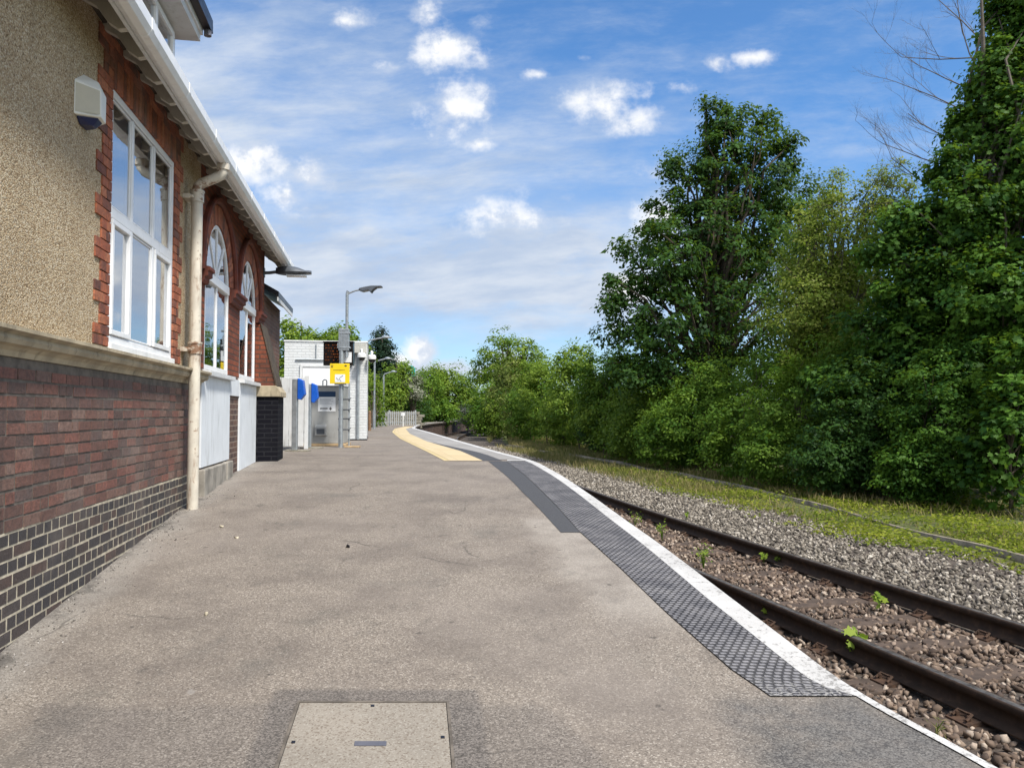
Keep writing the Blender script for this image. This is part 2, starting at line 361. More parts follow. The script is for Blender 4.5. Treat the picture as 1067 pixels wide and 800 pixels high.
# ------------------------------------------------------------------ mesh helpers
class MB:
    def __init__(s): s.v = []; s.f = []
    def add(s, vs, fs):
        o = len(s.v); s.v += [tuple(map(float, p)) for p in vs]; s.f += [tuple(i + o for i in f) for f in fs]; return s
    def box(s, x0, x1, y0, y1, z0, z1):
        return s.add([(x0, y0, z0), (x1, y0, z0), (x1, y1, z0), (x0, y1, z0), (x0, y0, z1), (x1, y0, z1), (x1, y1, z1), (x0, y1, z1)],
                     [(0, 3, 2, 1), (4, 5, 6, 7), (0, 1, 5, 4), (1, 2, 6, 5), (2, 3, 7, 6), (3, 0, 4, 7)])
    def prism(s, poly, ax, a, b):
        """poly of 2-D points extruded along axis ax ('x','y','z') from a to b"""
        n = len(poly)
        def p(q, t): return {'x': (t, q[0], q[1]), 'y': (q[0], t, q[1]), 'z': (q[0], q[1], t)}[ax]
        return s.add([p(q, a) for q in poly] + [p(q, b) for q in poly],
                     [tuple(range(n))[::-1], tuple(range(n, 2 * n))] + [(i, (i + 1) % n, n + (i + 1) % n, n + i) for i in range(n)])
    def tube(s, path, r, sides=8, cap=True):
        path = [Vector(p) for p in path]; n = len(path)
        rs = r if hasattr(r, '__len__') else [r] * n
        up = Vector((0, 0, 1)); vs = []
        prev = None
        for i, p in enumerate(path):
            t = (path[min(i + 1, n - 1)] - path[max(i - 1, 0)]).normalized()
            if prev is None:
                a = t.cross(up) if abs(t.z) < .95 else t.cross(Vector((1, 0, 0)))
            else: a = prev - t * prev.dot(t)
            a.normalize(); prev = a; b = t.cross(a)
            for k in range(sides):
                q = 2 * math.pi * k / sides
                vs.append(p + a * (math.cos(q) * rs[i]) + b * (math.sin(q) * rs[i]))
        fs = [(i * sides + k, i * sides + (k + 1) % sides, (i + 1) * sides + (k + 1) % sides, (i + 1) * sides + k) for i in range(n - 1) for k in range(sides)]
        if cap: fs += [tuple(range(sides))[::-1], tuple((n - 1) * sides + k for k in range(sides))]
        return s.add(vs, fs)
    def build(s, name, mat, parent=None, bevel=0., smooth=False, loc=None):
        me = bpy.data.meshes.new(name); me.from_pydata(s.v, [], s.f)
        bm = bmesh.new(); bm.from_mesh(me); bmesh.ops.recalc_face_normals(bm, faces=bm.faces); bm.to_mesh(me); bm.free()
        me.materials.append(MATS[mat])
        if smooth:
            for p in me.polygons: p.use_smooth = True
        o = bpy.data.objects.new(name, me); C.objects.link(o)
        if parent: o.parent = parent
        if loc is not None: o.location = loc
        if bevel:
            b = o.modifiers.new('bevel', 'BEVEL'); b.width = bevel; b.segments = 2; b.limit_method = 'ANGLE'; b.angle_limit = R(40)
        if smooth:
            try:
                me.set_sharp_from_angle(angle=R(40))
            except Exception: pass
        return o
def tag(o, label=None, cat=None, group=None, kind=None):
    if label: o['label'] = label
    if cat: o['category'] = cat
    if group: o['group'] = group
    if kind: o['kind'] = kind
    return o
def thing(name, label, cat, loc=(0, 0, 0), rz=0., group=None):
    o = bpy.data.objects.new(name, None); C.objects.link(o); o.empty_display_size = .2
    o.location = loc; o.rotation_euler = (0, 0, rz)
    return tag(o, label, cat, group)
def raw_mesh(name, verts, faces_n, mat, tint=None, smooth=False):
    """verts (V,3), faces_n: list of (index array (F,k))"""
    me = bpy.data.meshes.new(name)
    me.vertices.add(len(verts)); me.vertices.foreach_set('co', np.ascontiguousarray(verts, dtype=np.float32).ravel())
    loops = np.concatenate([f.ravel() for f in faces_n]).astype(np.int32)
    tot = np.concatenate([np.full(len(f), f.shape[1], dtype=np.int32) for f in faces_n])
    start = np.concatenate([[0], np.cumsum(tot)[:-1]]).astype(np.int32)
    me.loops.add(len(loops)); me.loops.foreach_set('vertex_index', loops)
    me.polygons.add(len(tot)); me.polygons.foreach_set('loop_start', start); me.polygons.foreach_set('loop_total', tot)
    if smooth: me.polygons.foreach_set('use_smooth', np.ones(len(tot), dtype=bool))
    if tint is not None:
        a = me.attributes.new('tint', 'FLOAT', 'POINT'); a.data.foreach_set('value', np.ascontiguousarray(tint, dtype=np.float32))
    me.update(calc_edges=True); me.materials.append(MATS[mat])
    o = bpy.data.objects.new(name, me); C.objects.link(o); return o

# ------------------------------------------------------------------ levels and alignments
ZPY = [-6, 0, 4, 8, 10, 12.5, 15.4, 20, 200]; ZPZ = [-.40, 0, .32, .645, .755, .815, .83, .835, .835]
def zp(Y):
    k = np.array([-.5, -.25, 0, .25, .5])
    return float(np.mean(np.interp(Y + k, ZPY, ZPZ)))
def curve(pts):
    a = np.array(pts, float)
    def f(Y):      # smooth monotone-ish interpolation X(Y)
        k = np.linspace(-1, 1, 9) * min(1.5, .1 + .05 * abs(Y))
        return float(np.mean(np.interp(Y + k, a[:, 1], a[:, 0])))
    return f
edge = curve([(3.1, -6), (2.55, 0), (1.875, 2.97), (1.60, 3.66), (1.50, 4.4), (1.40, 5.1), (1.23, 6.33), (1.01, 7.63), (.70, 9.94), (.39, 12.4), (-.254, 15.1), (-1.27, 20.1), (-3.05, 29.3), (-4.88, 38.4), (-5.55, 45), (-6.0, 52), (-6.0, 60), (-5.3, 70), (-3.8, 82), (0, 100)])
RAIL = np.array([(5.2, -5), (3.96, 0), (2.878, 4.38), (1.877, 8.48), (.80, 13.0), (-.50, 20.3), (-2.25, 29.3), (-4.05, 38.4), (-4.75, 45), (-5.2, 52), (-5.2, 60), (-4.5, 70), (-3.0, 82), (1., 100), (6, 118)])
def resample(p, step):
    d = np.concatenate([[0], np.cumsum(np.hypot(*np.diff(p, axis=0).T))]); t = np.arange(0, d[-1], step)
    q = np.stack([np.interp(t, d, p[:, 0]), np.interp(t, d, p[:, 1])], 1)
    w = int(6 / step); pad = np.pad(q, ((w, w), (0, 0)), mode='reflect', reflect_type='odd')
    k = np.hanning(2 * w + 1); k /= k.sum()
    return np.stack([np.convolve(pad[:, i], k, 'valid') for i in (0, 1)], 1)
NEAR = resample(RAIL, .25)
def offset(p, d):
    t = np.gradient(p, axis=0); t /= np.linalg.norm(t, axis=1)[:, None]
    return p + np.stack([t[:, 1], -t[:, 0]], 1) * d
FAR = offset(NEAR, 1.505); MID = offset(NEAR, .7525)
def Xat(path, Y): return np.interp(Y, path[:, 1], path[:, 0])
BED = -.255      # top of the ballast bed

# ------------------------------------------------------------------ ground, platform, paving
YS = np.concatenate([np.arange(-6, 14, .1), np.arange(14, 24, .25), np.arange(24, 90.1, 1.)])
def row_sheet(name, xl, xr, y0, y1, dz, mat, kind='structure'):
    ys = [y for y in YS if y0 - 1e-6 <= y <= y1 + 1e-6]
    vs = []; uv = []
    L = 0; prev = None
    for y in ys:
        a, b = xl(y), xr(y)
        if prev is not None: L += math.hypot(b - prev[0], y - prev[1])
        prev = (b, y)
        vs += [(a, y, zp(y) + dz), (b, y, zp(y) + dz)]; uv += [(b - a, L), (0, L)]
    fs = [(2 * i, 2 * i + 1, 2 * i + 3, 2 * i + 2) for i in range(len(ys) - 1)]
    me = bpy.data.meshes.new(name); me.from_pydata(vs, [], fs); me.materials.append(MATS[mat])
    ul = me.uv_layers.new(name='UVMap')
    for l in me.loops: ul.data[l.index].uv = uv[l.vertex_index]
    o = bpy.data.objects.new(name, me); C.objects.link(o)
    return tag(o, kind=kind)

g = MB(); g.add([(-900, -400, -.42), (900, -400, -.42), (900, 1500, -.42), (-900, 1500, -.42)], [(0, 1, 2, 3)])
tag(g.build('ground', 'soil'), kind='structure')

def wallx(Y): return -2.0 - .174 * Y
p = MB()
ys = list(YS)
vs = []
for y in ys:
    e = edge(y)
    vs += [(wallx(y) - 9., y, zp(y)), (e, y, zp(y)), (e, y, zp(y) - .09), (e - .12, y, zp(y) - .09), (e - .12, y, -.45)]
fs = []
for i in range(len(ys) - 1):
    for k in range(4): a = 5 * i + k; fs.append((a, a + 1, a + 6, a + 5))
n5 = 5 * (len(ys) - 1)
p.add(vs, fs); plat = p.build('platform', 'asphalt'); tag(plat, kind='structure')
plat.data.materials.append(MATS['platform_face'])
for q in plat.data.polygons:
    if abs(q.normal.z) < .5 and min(plat.data.vertices[i].co.z for i in q.vertices) < -.3: q.material_index = 1

def pl(pts):
    a = np.array(pts, float); return lambda Y: float(np.interp(Y, a[:, 1], a[:, 0]))
wide = lambda Y: .045 if Y < 3.62 else float(np.interp(Y, [3.62, 3.75, 5, 7, 9, 13, 20, 60], [.09, .145, .155, .135, .12, .12, .14, .2]))
inner = lambda Y: edge(Y) - wide(Y)
row_sheet('white_edge_line', inner, lambda Y: edge(Y) + .001, -6, 89, .006, 'white_line')
matL = pl([(1.25, 3.4), (1.182, 3.65), (1.10, 3.9), (1.028, 4.28), (.944, 4.73), (.80, 5.67), (.592, 6.86), (.361, 8.76), (-.10, 12.6)])
row_sheet('tactile_mat', matL, lambda Y: inner(Y) - .003, 3.6, 12.5, .007, 'rubber_mat')
darkL = pl([(.43, 6.8), (.132, 8.76), (-.40, 12.6), (-.62, 13.6)])
row_sheet('tarmac_strip', darkL, lambda Y: matL(Y) - .003, 6.8, 12.5, .004, 'new_tarmac')
row_sheet('mat_end_line', lambda Y: matL(Y) + .02, lambda Y: inner(Y) - .003, 12.6, 12.8, .006, 'white_line')
buffL = pl([(-.95, 12.3), (-1.998, 17.1), (-3.22, 22.75), (-4.70, 30.7), (-5.55, 37.), (-5.9, 43)])
buffR = pl([(-.42, 12.3), (-1.031, 15.46), (-2.261, 20.48), (-3.70, 27.9), (-5.0, 36.2), (-5.45, 43)])
row_sheet('yellow_line', lambda Y: buffL(Y) - .09, lambda Y: buffL(Y) - .003, 12.6, 43, .005, 'yellow_line')
row_sheet('tactile_paving', buffL, buffR, 12.6, 43, .006, 'buff_paving')
row_sheet('edge_paving', lambda Y: buffR(Y) + .003 + (.32 if Y < 14.2 else max(0, .32 * (1 - (Y - 14.2) / 6))), lambda Y: inner(Y) - .003, 12.9, 43, .005, 'grey_paving')
row_sheet('tarmac_band', lambda Y: buffR(Y) + .003, lambda Y: buffR(Y) + (.32 if Y < 14.2 else max(0, .32 * (1 - (Y - 14.2) / 6))), 12.6, 20, .0045, 'new_tarmac')

# ballast bed
bed_l = offset(NEAR, -1.0); bed_r = offset(NEAR, 4.4); bed_rr = offset(NEAR, 5.4)
n = len(NEAR)
vs = np.concatenate([np.c_[bed_l, np.full(n, BED)], np.c_[bed_r, np.full(n, BED - .02)], np.c_[bed_rr, np.full(n, -.44)]])
fs = [np.stack([np.arange(n - 1) + k * n, np.arange(n - 1) + (k + 1) * n, np.arange(1, n) + (k + 1) * n, np.arange(1, n) + k * n], 1) for k in (0, 1)]
tag(raw_mesh('ballast_bed', vs, fs, 'ballast_bed'), kind='structure')

# verge between the ballast and the trees
HEDGE = np.array([(13.5, -6), (10.8, 8), (9.224, 13.9), (8.197, 16.6), (6.427, 21.8), (4.222, 31.8), (1.576, 47.7), (-1.2, 62), (-1.0, 75), (3, 95)])
hy = np.arange(-6, 95, 1.)
hx = np.array([np.interp(y, HEDGE[:, 1], HEDGE[:, 0]) for y in hy])
vl = np.array([Xat(FAR, y) + 2.4 for y in hy])
nn = len(hy)
vv = [np.c_[vl - .4, hy, np.full(nn, -.40)], np.c_[vl + .6, hy, np.full(nn, -.285)], np.c_[hx + .6, hy, np.full(nn, -.275)], np.c_[hx + 6, hy, np.full(nn, .0)], np.c_[hx + 30, hy, np.full(nn, .3)]]
fs = [np.stack([np.arange(nn - 1) + k * nn, np.arange(nn - 1) + (k + 1) * nn, np.arange(1, nn) + (k + 1) * nn, np.arange(1, nn) + k * nn], 1) for k in range(4)]
tag(raw_mesh('verge', np.concatenate(vv), fs, 'soil'), kind='structure')

# ------------------------------------------------------------------ rails and sleepers
prof = [(-.035, 0), (.035, 0), (.037, -.02), (.034, -.045), (.009, -.055), (.009, -.125), (.068, -.14), (.07, -.152), (-.07, -.152), (-.068, -.14), (-.009, -.125), (-.009, -.055), (-.034, -.045), (-.037, -.02)]
def rail(path, label):
    t = np.gradient(path, axis=0); t /= np.linalg.norm(t, axis=1)[:, None]; nr = np.stack([t[:, 1], -t[:, 0]], 1)
    k = len(prof); V = []
    for (a, b) in prof: V.append(np.c_[path + nr * a, np.full(len(path), -.06 + b)])
    V = np.stack(V, 1).reshape(-1, 3); m = len(path)
    i = np.arange(m - 1)[:, None] * k; j = np.arange(k)[None]; j2 = (j + 1) % k
    F = np.stack([i + j, i + j2, i + k + j2, i + k + j], -1).reshape(-1, 4)
    o = raw_mesh('rail', V, [F], 'rail_steel')
    return tag(o, label, 'rail', 'running rails of the track')
rail(NEAR, 'rusty steel rail nearest the platform edge')
rail(FAR, 'rusty steel rail beside the grey ballast, farther from the platform')

def sleeper_proto():
    r = thing('sleeper', 'brown timber sleeper half buried in the ballast beneath both rails', 'sleeper', group='sleepers under the track')
    b = MB(); b.box(-1.28, 1.28, -.125, .125, -.12, 0); b.build('timber', 'sleeper_wood', r, .012)
    for sx in (-.7525, .7525):
        c = MB(); c.prism([(sx - .17, 0), (sx + .17, 0), (sx + .17, .012), (sx + .085, .028), (sx - .085, .028), (sx - .17, .012)], 'y', -.085, .085)
        for q in (-1, 1):
            for yy in (-.045, .045): c.tube([(sx + q * .12, yy, .02), (sx + q * .12, yy, .05)], .013, 6)
            c.tube([(sx + q * .155, -.06, .03), (sx + q * .10, -.045, .055), (sx + q * .085, .0, .045), (sx + q * .11, .05, .055), (sx + q * .15, .05, .03)], .009, 5)
        c.build('rail_chair', 'rust_iron', r)
    return r
proto = sleeper_proto(); first = True
dist = np.concatenate([[0], np.cumsum(np.hypot(*np.diff(MID, axis=0).T))])
for t in np.arange(5.2, 62, .68):
    x, y = np.interp(t, dist, MID[:, 0]), np.interp(t, dist, MID[:, 1])
    x2, y2 = np.interp(t + .2, dist, MID[:, 0]), np.interp(t + .2, dist, MID[:, 1])
    if first: o = proto; first = False
    else:
        o = proto.copy(); C.objects.link(o)
        if y < 26:
            for ch in proto.children:
                c = ch.copy(); C.objects.link(c); c.parent = o
        else:
            c = proto.children[0].copy(); C.objects.link(c); c.parent = o
    o.location = (x, y, -.236 + random.uniform(-.004, .004)); o.rotation_euler = (0, 0, math.atan2(y2 - y, x2 - x) - R(90) + R(random.uniform(-1, 1)))

# ------------------------------------------------------------------ ballast stones
def stone_protos(k=9):
    """angular broken-rock shapes: hulls of a few random points"""
    out = []
    for _ in range(k):
        p = rng.normal(size=(11, 3)); p /= np.linalg.norm(p, axis=1)[:, None]
        p *= rng.uniform(.72, 1.12, (11, 1)) * np.array([1.12, rng.uniform(.62, .9), rng.uniform(.48, .75)])
        bm = bmesh.new()
        for q in p: bm.verts.new(q)
        bmesh.ops.convex_hull(bm, input=bm.verts)
        bmesh.ops.delete(bm, geom=[v for v in bm.verts if not v.link_faces], context='VERTS')
        bmesh.ops.triangulate(bm, faces=bm.faces); bm.verts.index_update()
        out.append((np.array([v.co[:] for v in bm.verts]), np.array([[w.index for w in f.verts] for f in bm.faces]))); bm.free()
    return out
SP = stone_protos()
def scatter_stones(name, pts, size, mat):
    n = len(pts); kind = rng.integers(0, len(SP), n)
    q = rng.normal(size=(n, 4)); q /= np.linalg.norm(q, axis=1)[:, None]
    w, x, y, z = q.T
    M = np.stack([1 - 2 * (y * y + z * z), 2 * (x * y - z * w), 2 * (x * z + y * w), 2 * (x * y + z * w), 1 - 2 * (x * x + z * z), 2 * (y * z - x * w), 2 * (x * z - y * w), 2 * (y * z + x * w), 1 - 2 * (x * x + y * y)], 1).reshape(n, 3, 3)
    VV, FF, o_ = [], [], 0
    for i, (v, f) in enumerate(SP):
        k = np.where(kind == i)[0]
        if not len(k): continue
        V = np.einsum('nij,kj->nki', M[k], v) * size[k][:, None, None] + pts[k][:, None, :]
        VV.append(V.reshape(-1, 3)); FF.append((f[None] + (np.arange(len(k)) * len(v))[:, None, None]).reshape(-1, 3) + o_); o_ += len(k) * len(v)
    return raw_mesh(name, np.concatenate(VV), [np.concatenate(FF)], mat)
def track_pts(n, ymax, off0, off1, bias=1.6):
    y = 2.2 + (ymax - 2.2) * rng.random(n) ** bias
    o = rng.uniform(off0, off1, n)
    x = np.interp(y, NEAR[:, 1], NEAR[:, 0]) + o * 1.03
    return x, y, o
SLP = np.array([o.location[:2] for o in bpy.data.objects if o.name.startswith('sleeper')])
def sleeper_clear(x, y, keep):
    # fewer stones over the sleeper tops
    a = R(-14.5); d = np.full(len(x), 9.)
    for sx, sy in SLP:
        q = np.abs((y - sy) * math.cos(a) + (x - sx) * math.sin(a))
        d = np.minimum(d, np.where(np.hypot(x - sx, y - sy) < 1.9, q, 9))
    return (d > .12) | (rng.random(len(x)) < keep)
x, y, o = track_pts(30000, 30, -1.0, 1.505)
k = sleeper_clear(x, y, .55) & (np.abs(o) > .07) & (np.abs(o - 1.505) > .07)
# keep clear of the platform face
ex = np.array([edge(q) for q in y]); k &= x > ex - .05
x, y = x[k], y[k]
sz = rng.uniform(.021, .042, len(x)) * np.interp(y, [3, 12, 30], [1, 1.1, 1.8])
tag(scatter_stones('ballast_stones', np.c_[x, y, BED + rng.uniform(-.012, .022, len(x))], sz, 'stone_brown'), 'rusty brown ballast stones lying between and beside the rails', 'ballast', kind='stuff')
x, y, o = track_pts(40000, 42, 1.6, 4.5)
drop = (o - 3.0) / 1.5 + rng.normal(0, .25, len(x))
k = drop < .75
x, y, o = x[k], y[k], o[k]
sz = rng.uniform(.020, .042, len(x)) * np.interp(y, [5, 14, 42], [1, 1.1, 2.0])
tag(scatter_stones('ballast_stones', np.c_[x, y, BED - .01 * (o - 1.5) + rng.uniform(-.012, .024, len(x))], sz, 'stone_grey'), 'pale grey ballast stones of the shoulder between track and grass', 'ballast', kind='stuff')
lownoise_y = lambda y: np.sin(y * 2.3) * np.sin(y * 5.1 + 1)
# crumbs along the wall foot
yy = 3 + 6 * rng.random(520); wl = np.abs(rng.normal(.0, .13, 520)) * (1 + .9 * (lownoise_y(yy))) + .02
xx = wallx(yy) + wl
tag(scatter_stones('gravel_crumbs', np.c_[xx, yy, [zp(q) + .003 for q in yy]], rng.uniform(.0015, .009, 520) * (1 + .6 * (rng.random(520) > .9)), 'crumbs'), 'loose grit and mortar crumbs along the foot of the brick wall', 'grit', kind='stuff')
tag(scatter_stones('pebble', np.array([[-1.33, 6.30, zp(6.3) + .012]]), np.array([.03]), 'board_black'), 'small black pebble alone in the middle of the platform', 'pebble')
for (a, b, lab) in ((-2.35, 6.6, 'pale chip of mortar on the tarmac near the plinth'), (-1.85, 4.7, 'pale flat chip lying on open tarmac left of the cover'), (-2.62, 7.0, 'largest pale mortar chip by the wall foot')):
    tag(scatter_stones('mortar_chip', np.array([[a, b, zp(b) + .006]]), np.array([.022 if 'flat' in lab else .03]), 'mortar_light'), lab, 'chip', 'loose chips on the platform')

# disused siding rail sunk in the verge
KERB = np.array([(7.4, 0), (6.9, 4), (6.5, 8), (6.40, 10), (6.42, 12.1), (6.25, 13.8), (6.0, 16.4), (5.59, 19.8), (4.75, 24.4), (3.75, 28.5), (1.23, 37.2), (-.3, 43)])
kp = resample(KERB, .25); nrm_ = np.gradient(kp, axis=0); nrm_ /= np.linalg.norm(nrm_, axis=1)[:, None]; nrm_ = np.stack([nrm_[:, 1], -nrm_[:, 0]], 1)
op = [(-.034, -.1), (-.035, 0), (.035, 0), (.034, -.1)]
kz = np.interp(kp[:, 1], [10, 18, 30], [-.205, -.185, -.15]) + .012 * np.sin(np.arange(len(kp)) * .35) - .06 * np.clip(np.sin(np.arange(len(kp)) * .13 + 1.0) - .25, 0, 1)
V = np.stack([np.c_[kp + nrm_ * a, kz + b] for a, b in op], 1).reshape(-1, 3); ii = np.arange(len(kp) - 1)[:, None] * 4; jj = np.arange(3)[None]
tag(raw_mesh('disused_rail', V, [np.stack([ii + jj, ii + jj + 1, ii + jj + 5, ii + jj + 4], -1).reshape(-1, 4)], 'old_rail'), 'disused weathered rail half buried in weeds along the verge', 'rail')

# ------------------------------------------------------------------ station building
# local frame: x along the wall away from the camera, y into the building, z up
ANG = math.atan2(.9852, -.1714)
bld = thing('station_building', 'long brick and pebble-dashed station house with white windows on the left', 'building', (-2, 0, 0), ANG)
def wpos(s, n, z): return (-2 - .1714 * s + .9852 * n, .9852 * s + .1714 * n, z)

def brick_field(name, mat, s0, s1, z0, rows, parent, bond, proud, length=.225, depth=.10, clip=None, course=.075, gap=.010, jit=.0025, bev=.0):
    """real bricks: one small box each, laid in courses"""
    b = MB()
    for r_ in range(rows):
        z = z0 + r_ * course
        L = length if bond(r_) == 's' else length / 2
        off = {'s': 0, 'h': length / 4}[bond(r_)] + (0 if bond(r_) == 'h' else (r_ % 2) * length / 2)
        s = s0 - off
        k = 0
        while s < s1:
            ll = L
            if bond(r_) == 's' and random.random() < .12: ll = L / 2
            a, e = max(s, s0), min(s + ll - gap, s1)
            if e - a > .02:
                j = random.uniform(-jit, jit)
                if clip is None or clip((a + e) / 2, z): zw = .0035 * math.sin(a * 1.1 + r_ * .7) + .002 * math.sin(a * 3.7 + r_); b.box(a + random.uniform(-.002, .004), e + random.uniform(-.004, .002), -proud + j, depth, z + zw + random.uniform(-.001, .003), z + zw + course - gap + random.uniform(-.003, .001))
            s += ll; k += 1
    return b.build(name, mat, parent, bev)

# plinth wall
ZT = 1.905; ZS = .955
MB().box(-3, 8.62, 0, .3, -.5, ZS).build('plinth_backing', 'mortar_light', bld)
MB().box(-3, 8.62, .001, .3, ZS, ZT).build('plinth_core', 'mortar_dark', bld)
brick_field('lower_brickwork', 'blue_brick', 1.5, 8.62, ZS - 15 * .075, 15, bld, lambda r_: 'h' if r_ % 2 == 0 else 's', .002, gap=.013, jit=.0012)
brick_field('upper_brickwork', 'plinth_brick', 1.5, 8.62, ZS + .004, 12, bld, lambda r_: 's', .003, gap=.013, jit=.0022)
# moulded stone string course
cp = [(.3, 1.905), (-.012, 1.905), (-.022, 1.935), (-.045, 1.955), (-.075, 1.965), (-.088, 1.99), (-.08, 2.012), (-.10, 2.022), (-.118, 2.03), (-.118, 2.052), (.02, 2.085), (.3, 2.085)]
c = MB()
s = -3.
while s < 8.7:
    e = min(s + random.uniform(.85, 1.1), 8.76); c.prism(cp, 'x', s + .0015, e - .0015); s = e
c.build('string_course', 'stone', bld)
# pebble-dashed wall round the window
W0, W1, WZ0, WZ1 = 5.72, 7.50, 2.12, 4.03
ZE = 4.50
pb = MB(); pb.box(-3, W0 - .10, 0, .3, 2.08, ZE); pb.box(W1 + .10, 8.62, 0, .3, 2.08, ZE)
pb.box(W0 - .10, W1 + .10, .012, .3, WZ1, ZE)
pb.build('rendered_wall', 'pebble_dash', bld)
# red brick dressings, toothed
def quoin(s_in, side):
    b = MB(); z = 2.087; i = 0
    while z < ZE - .05:
        w = (.30, .30, .19, .19)[i % 4]
        if side < 0: a, e = s_in - w, s_in
        else: a, e = s_in, s_in + w
        split = a + (.11 if i % 2 else .19 if w > .2 else .09)
        for (u0, u1) in ((a, min(split, e)), (min(split, e) + .006, e)):
            if u1 - u0 > .02: b.box(u0, u1, -.012 + random.uniform(-.002, .002), .15, z, z + .069)
        z += .0765; i += 1
    return b
quoin(W0, -1).build('brick_quoin', 'red_brick_blocks', bld, .003)
quoin(W1, 1).build('brick_quoin', 'red_brick_blocks', bld, .003)
b = MB(); s = W0 - .0
k = 0
while s < W1:
    b.box(s, min(s + .068, W1), -.014 + random.uniform(-.002, .002), .15, WZ1 + .002, WZ1 + .225); s += .0755
b.build('window_arch', 'red_brick_blocks', bld, .003)
b = MB(); z = WZ1 + .23; r_ = 0
while z < ZE - .02:
    s = W0 - (.1 if r_ % 2 else 0)
    while s < W1:
        b.box(max(s, W0), min(s + .217, W1), -.012 + random.uniform(-.002, .002), .15, z, min(z + .069, ZE)); s += .225
    z += .0765; r_ += 1
b.build('window_header', 'red_brick_blocks', bld, .003)

# big window: three lights over three
def frame_bars(x0, x1, z0, z1, w, y0, y1, B):
    B.box(x0, x1, y0, y1, z0, z0 + w); B.box(x0, x1, y0, y1, z1 - w, z1)
    B.box(x0, x0 + w, y0, y1, z0 + w, z1 - w); B.box(x1 - w, x1, y0, y1, z0 + w, z1 - w)
def curtain(parent, x0, x1, z0, z1, y, amp=.02, k=38., name='curtain'):
    xs = np.linspace(x0, x1, 60); V = []
    for z in (z0, z1): V.append(np.c_[xs, y + amp * np.sin(xs * k + .6 * np.sin(xs * 9)), np.full(60, z)])
    i = np.arange(59)
    o = raw_mesh(name, np.concatenate(V), [np.stack([i, i + 1, i + 61, i + 60], 1)], 'curtain', smooth=True); o.parent = parent
fr = MB()
frame_bars(W0, W1, WZ0, WZ1, .055, .004, .10, fr)
cols = [W0 + .065, 6.26, 6.86, W1 - .065]; TZ = 3.10
for q in cols[1:3]: fr.box(q - .026, q + .026, .0045, .098, WZ0 + .065, WZ1 - .065)
fr.box(W0 + .055, W1 - .055, .002, .101, TZ - .04, TZ + .04)
fr.box(W0 - .01, W1 + .01, -.03, .1, WZ0 - .055, WZ0 - .001)      # white sill
win = fr.build('window', 'white_upvc', bld, .006)
sash = MB()
for i in range(3):
    a = cols[i] + (0 if i == 0 else .035); e = cols[i + 1] - (0 if i == 2 else .035)
    for (z0, z1) in ((WZ0 + .065, TZ - .045), (TZ + .045, WZ1 - .065)):
        if i != 1 and z1 < TZ: frame_bars(a + .001, e - .001, z0 + .001, z1 - .001, .038, -.006, .06, sash)
        else: frame_bars(a + .001, e - .001, z0 + .001, z1 - .001, .014, .012, .07, sash)
sash.build('sash', 'white_upvc', win, .004)
gl = MB(); gl.box(W0 + .05, W1 - .05, .022, .028, WZ0 + .06, WZ1 - .06); gl.build('pane', 'window_glass', win)
lead = MB()
for i in range(3):
    a = cols[i] + .04; e = cols[i + 1] - .04
    lead.box((a + e) / 2 - .009, (a + e) / 2 + .009, .029, .036, TZ + .06, WZ1 - .08)
    lead.box(a, e, .0295, .0365, 3.50, 3.518)
lead.build('glazing_bar', 'white_upvc', win)
curtain(win, W0 + .03, W1 - .03, WZ0, 3.66, .13)
MB().box(W0 - .1, W1 + .1, .9, .92, WZ0 - .3, WZ1 + .2).build('interior', 'room_dark', win)

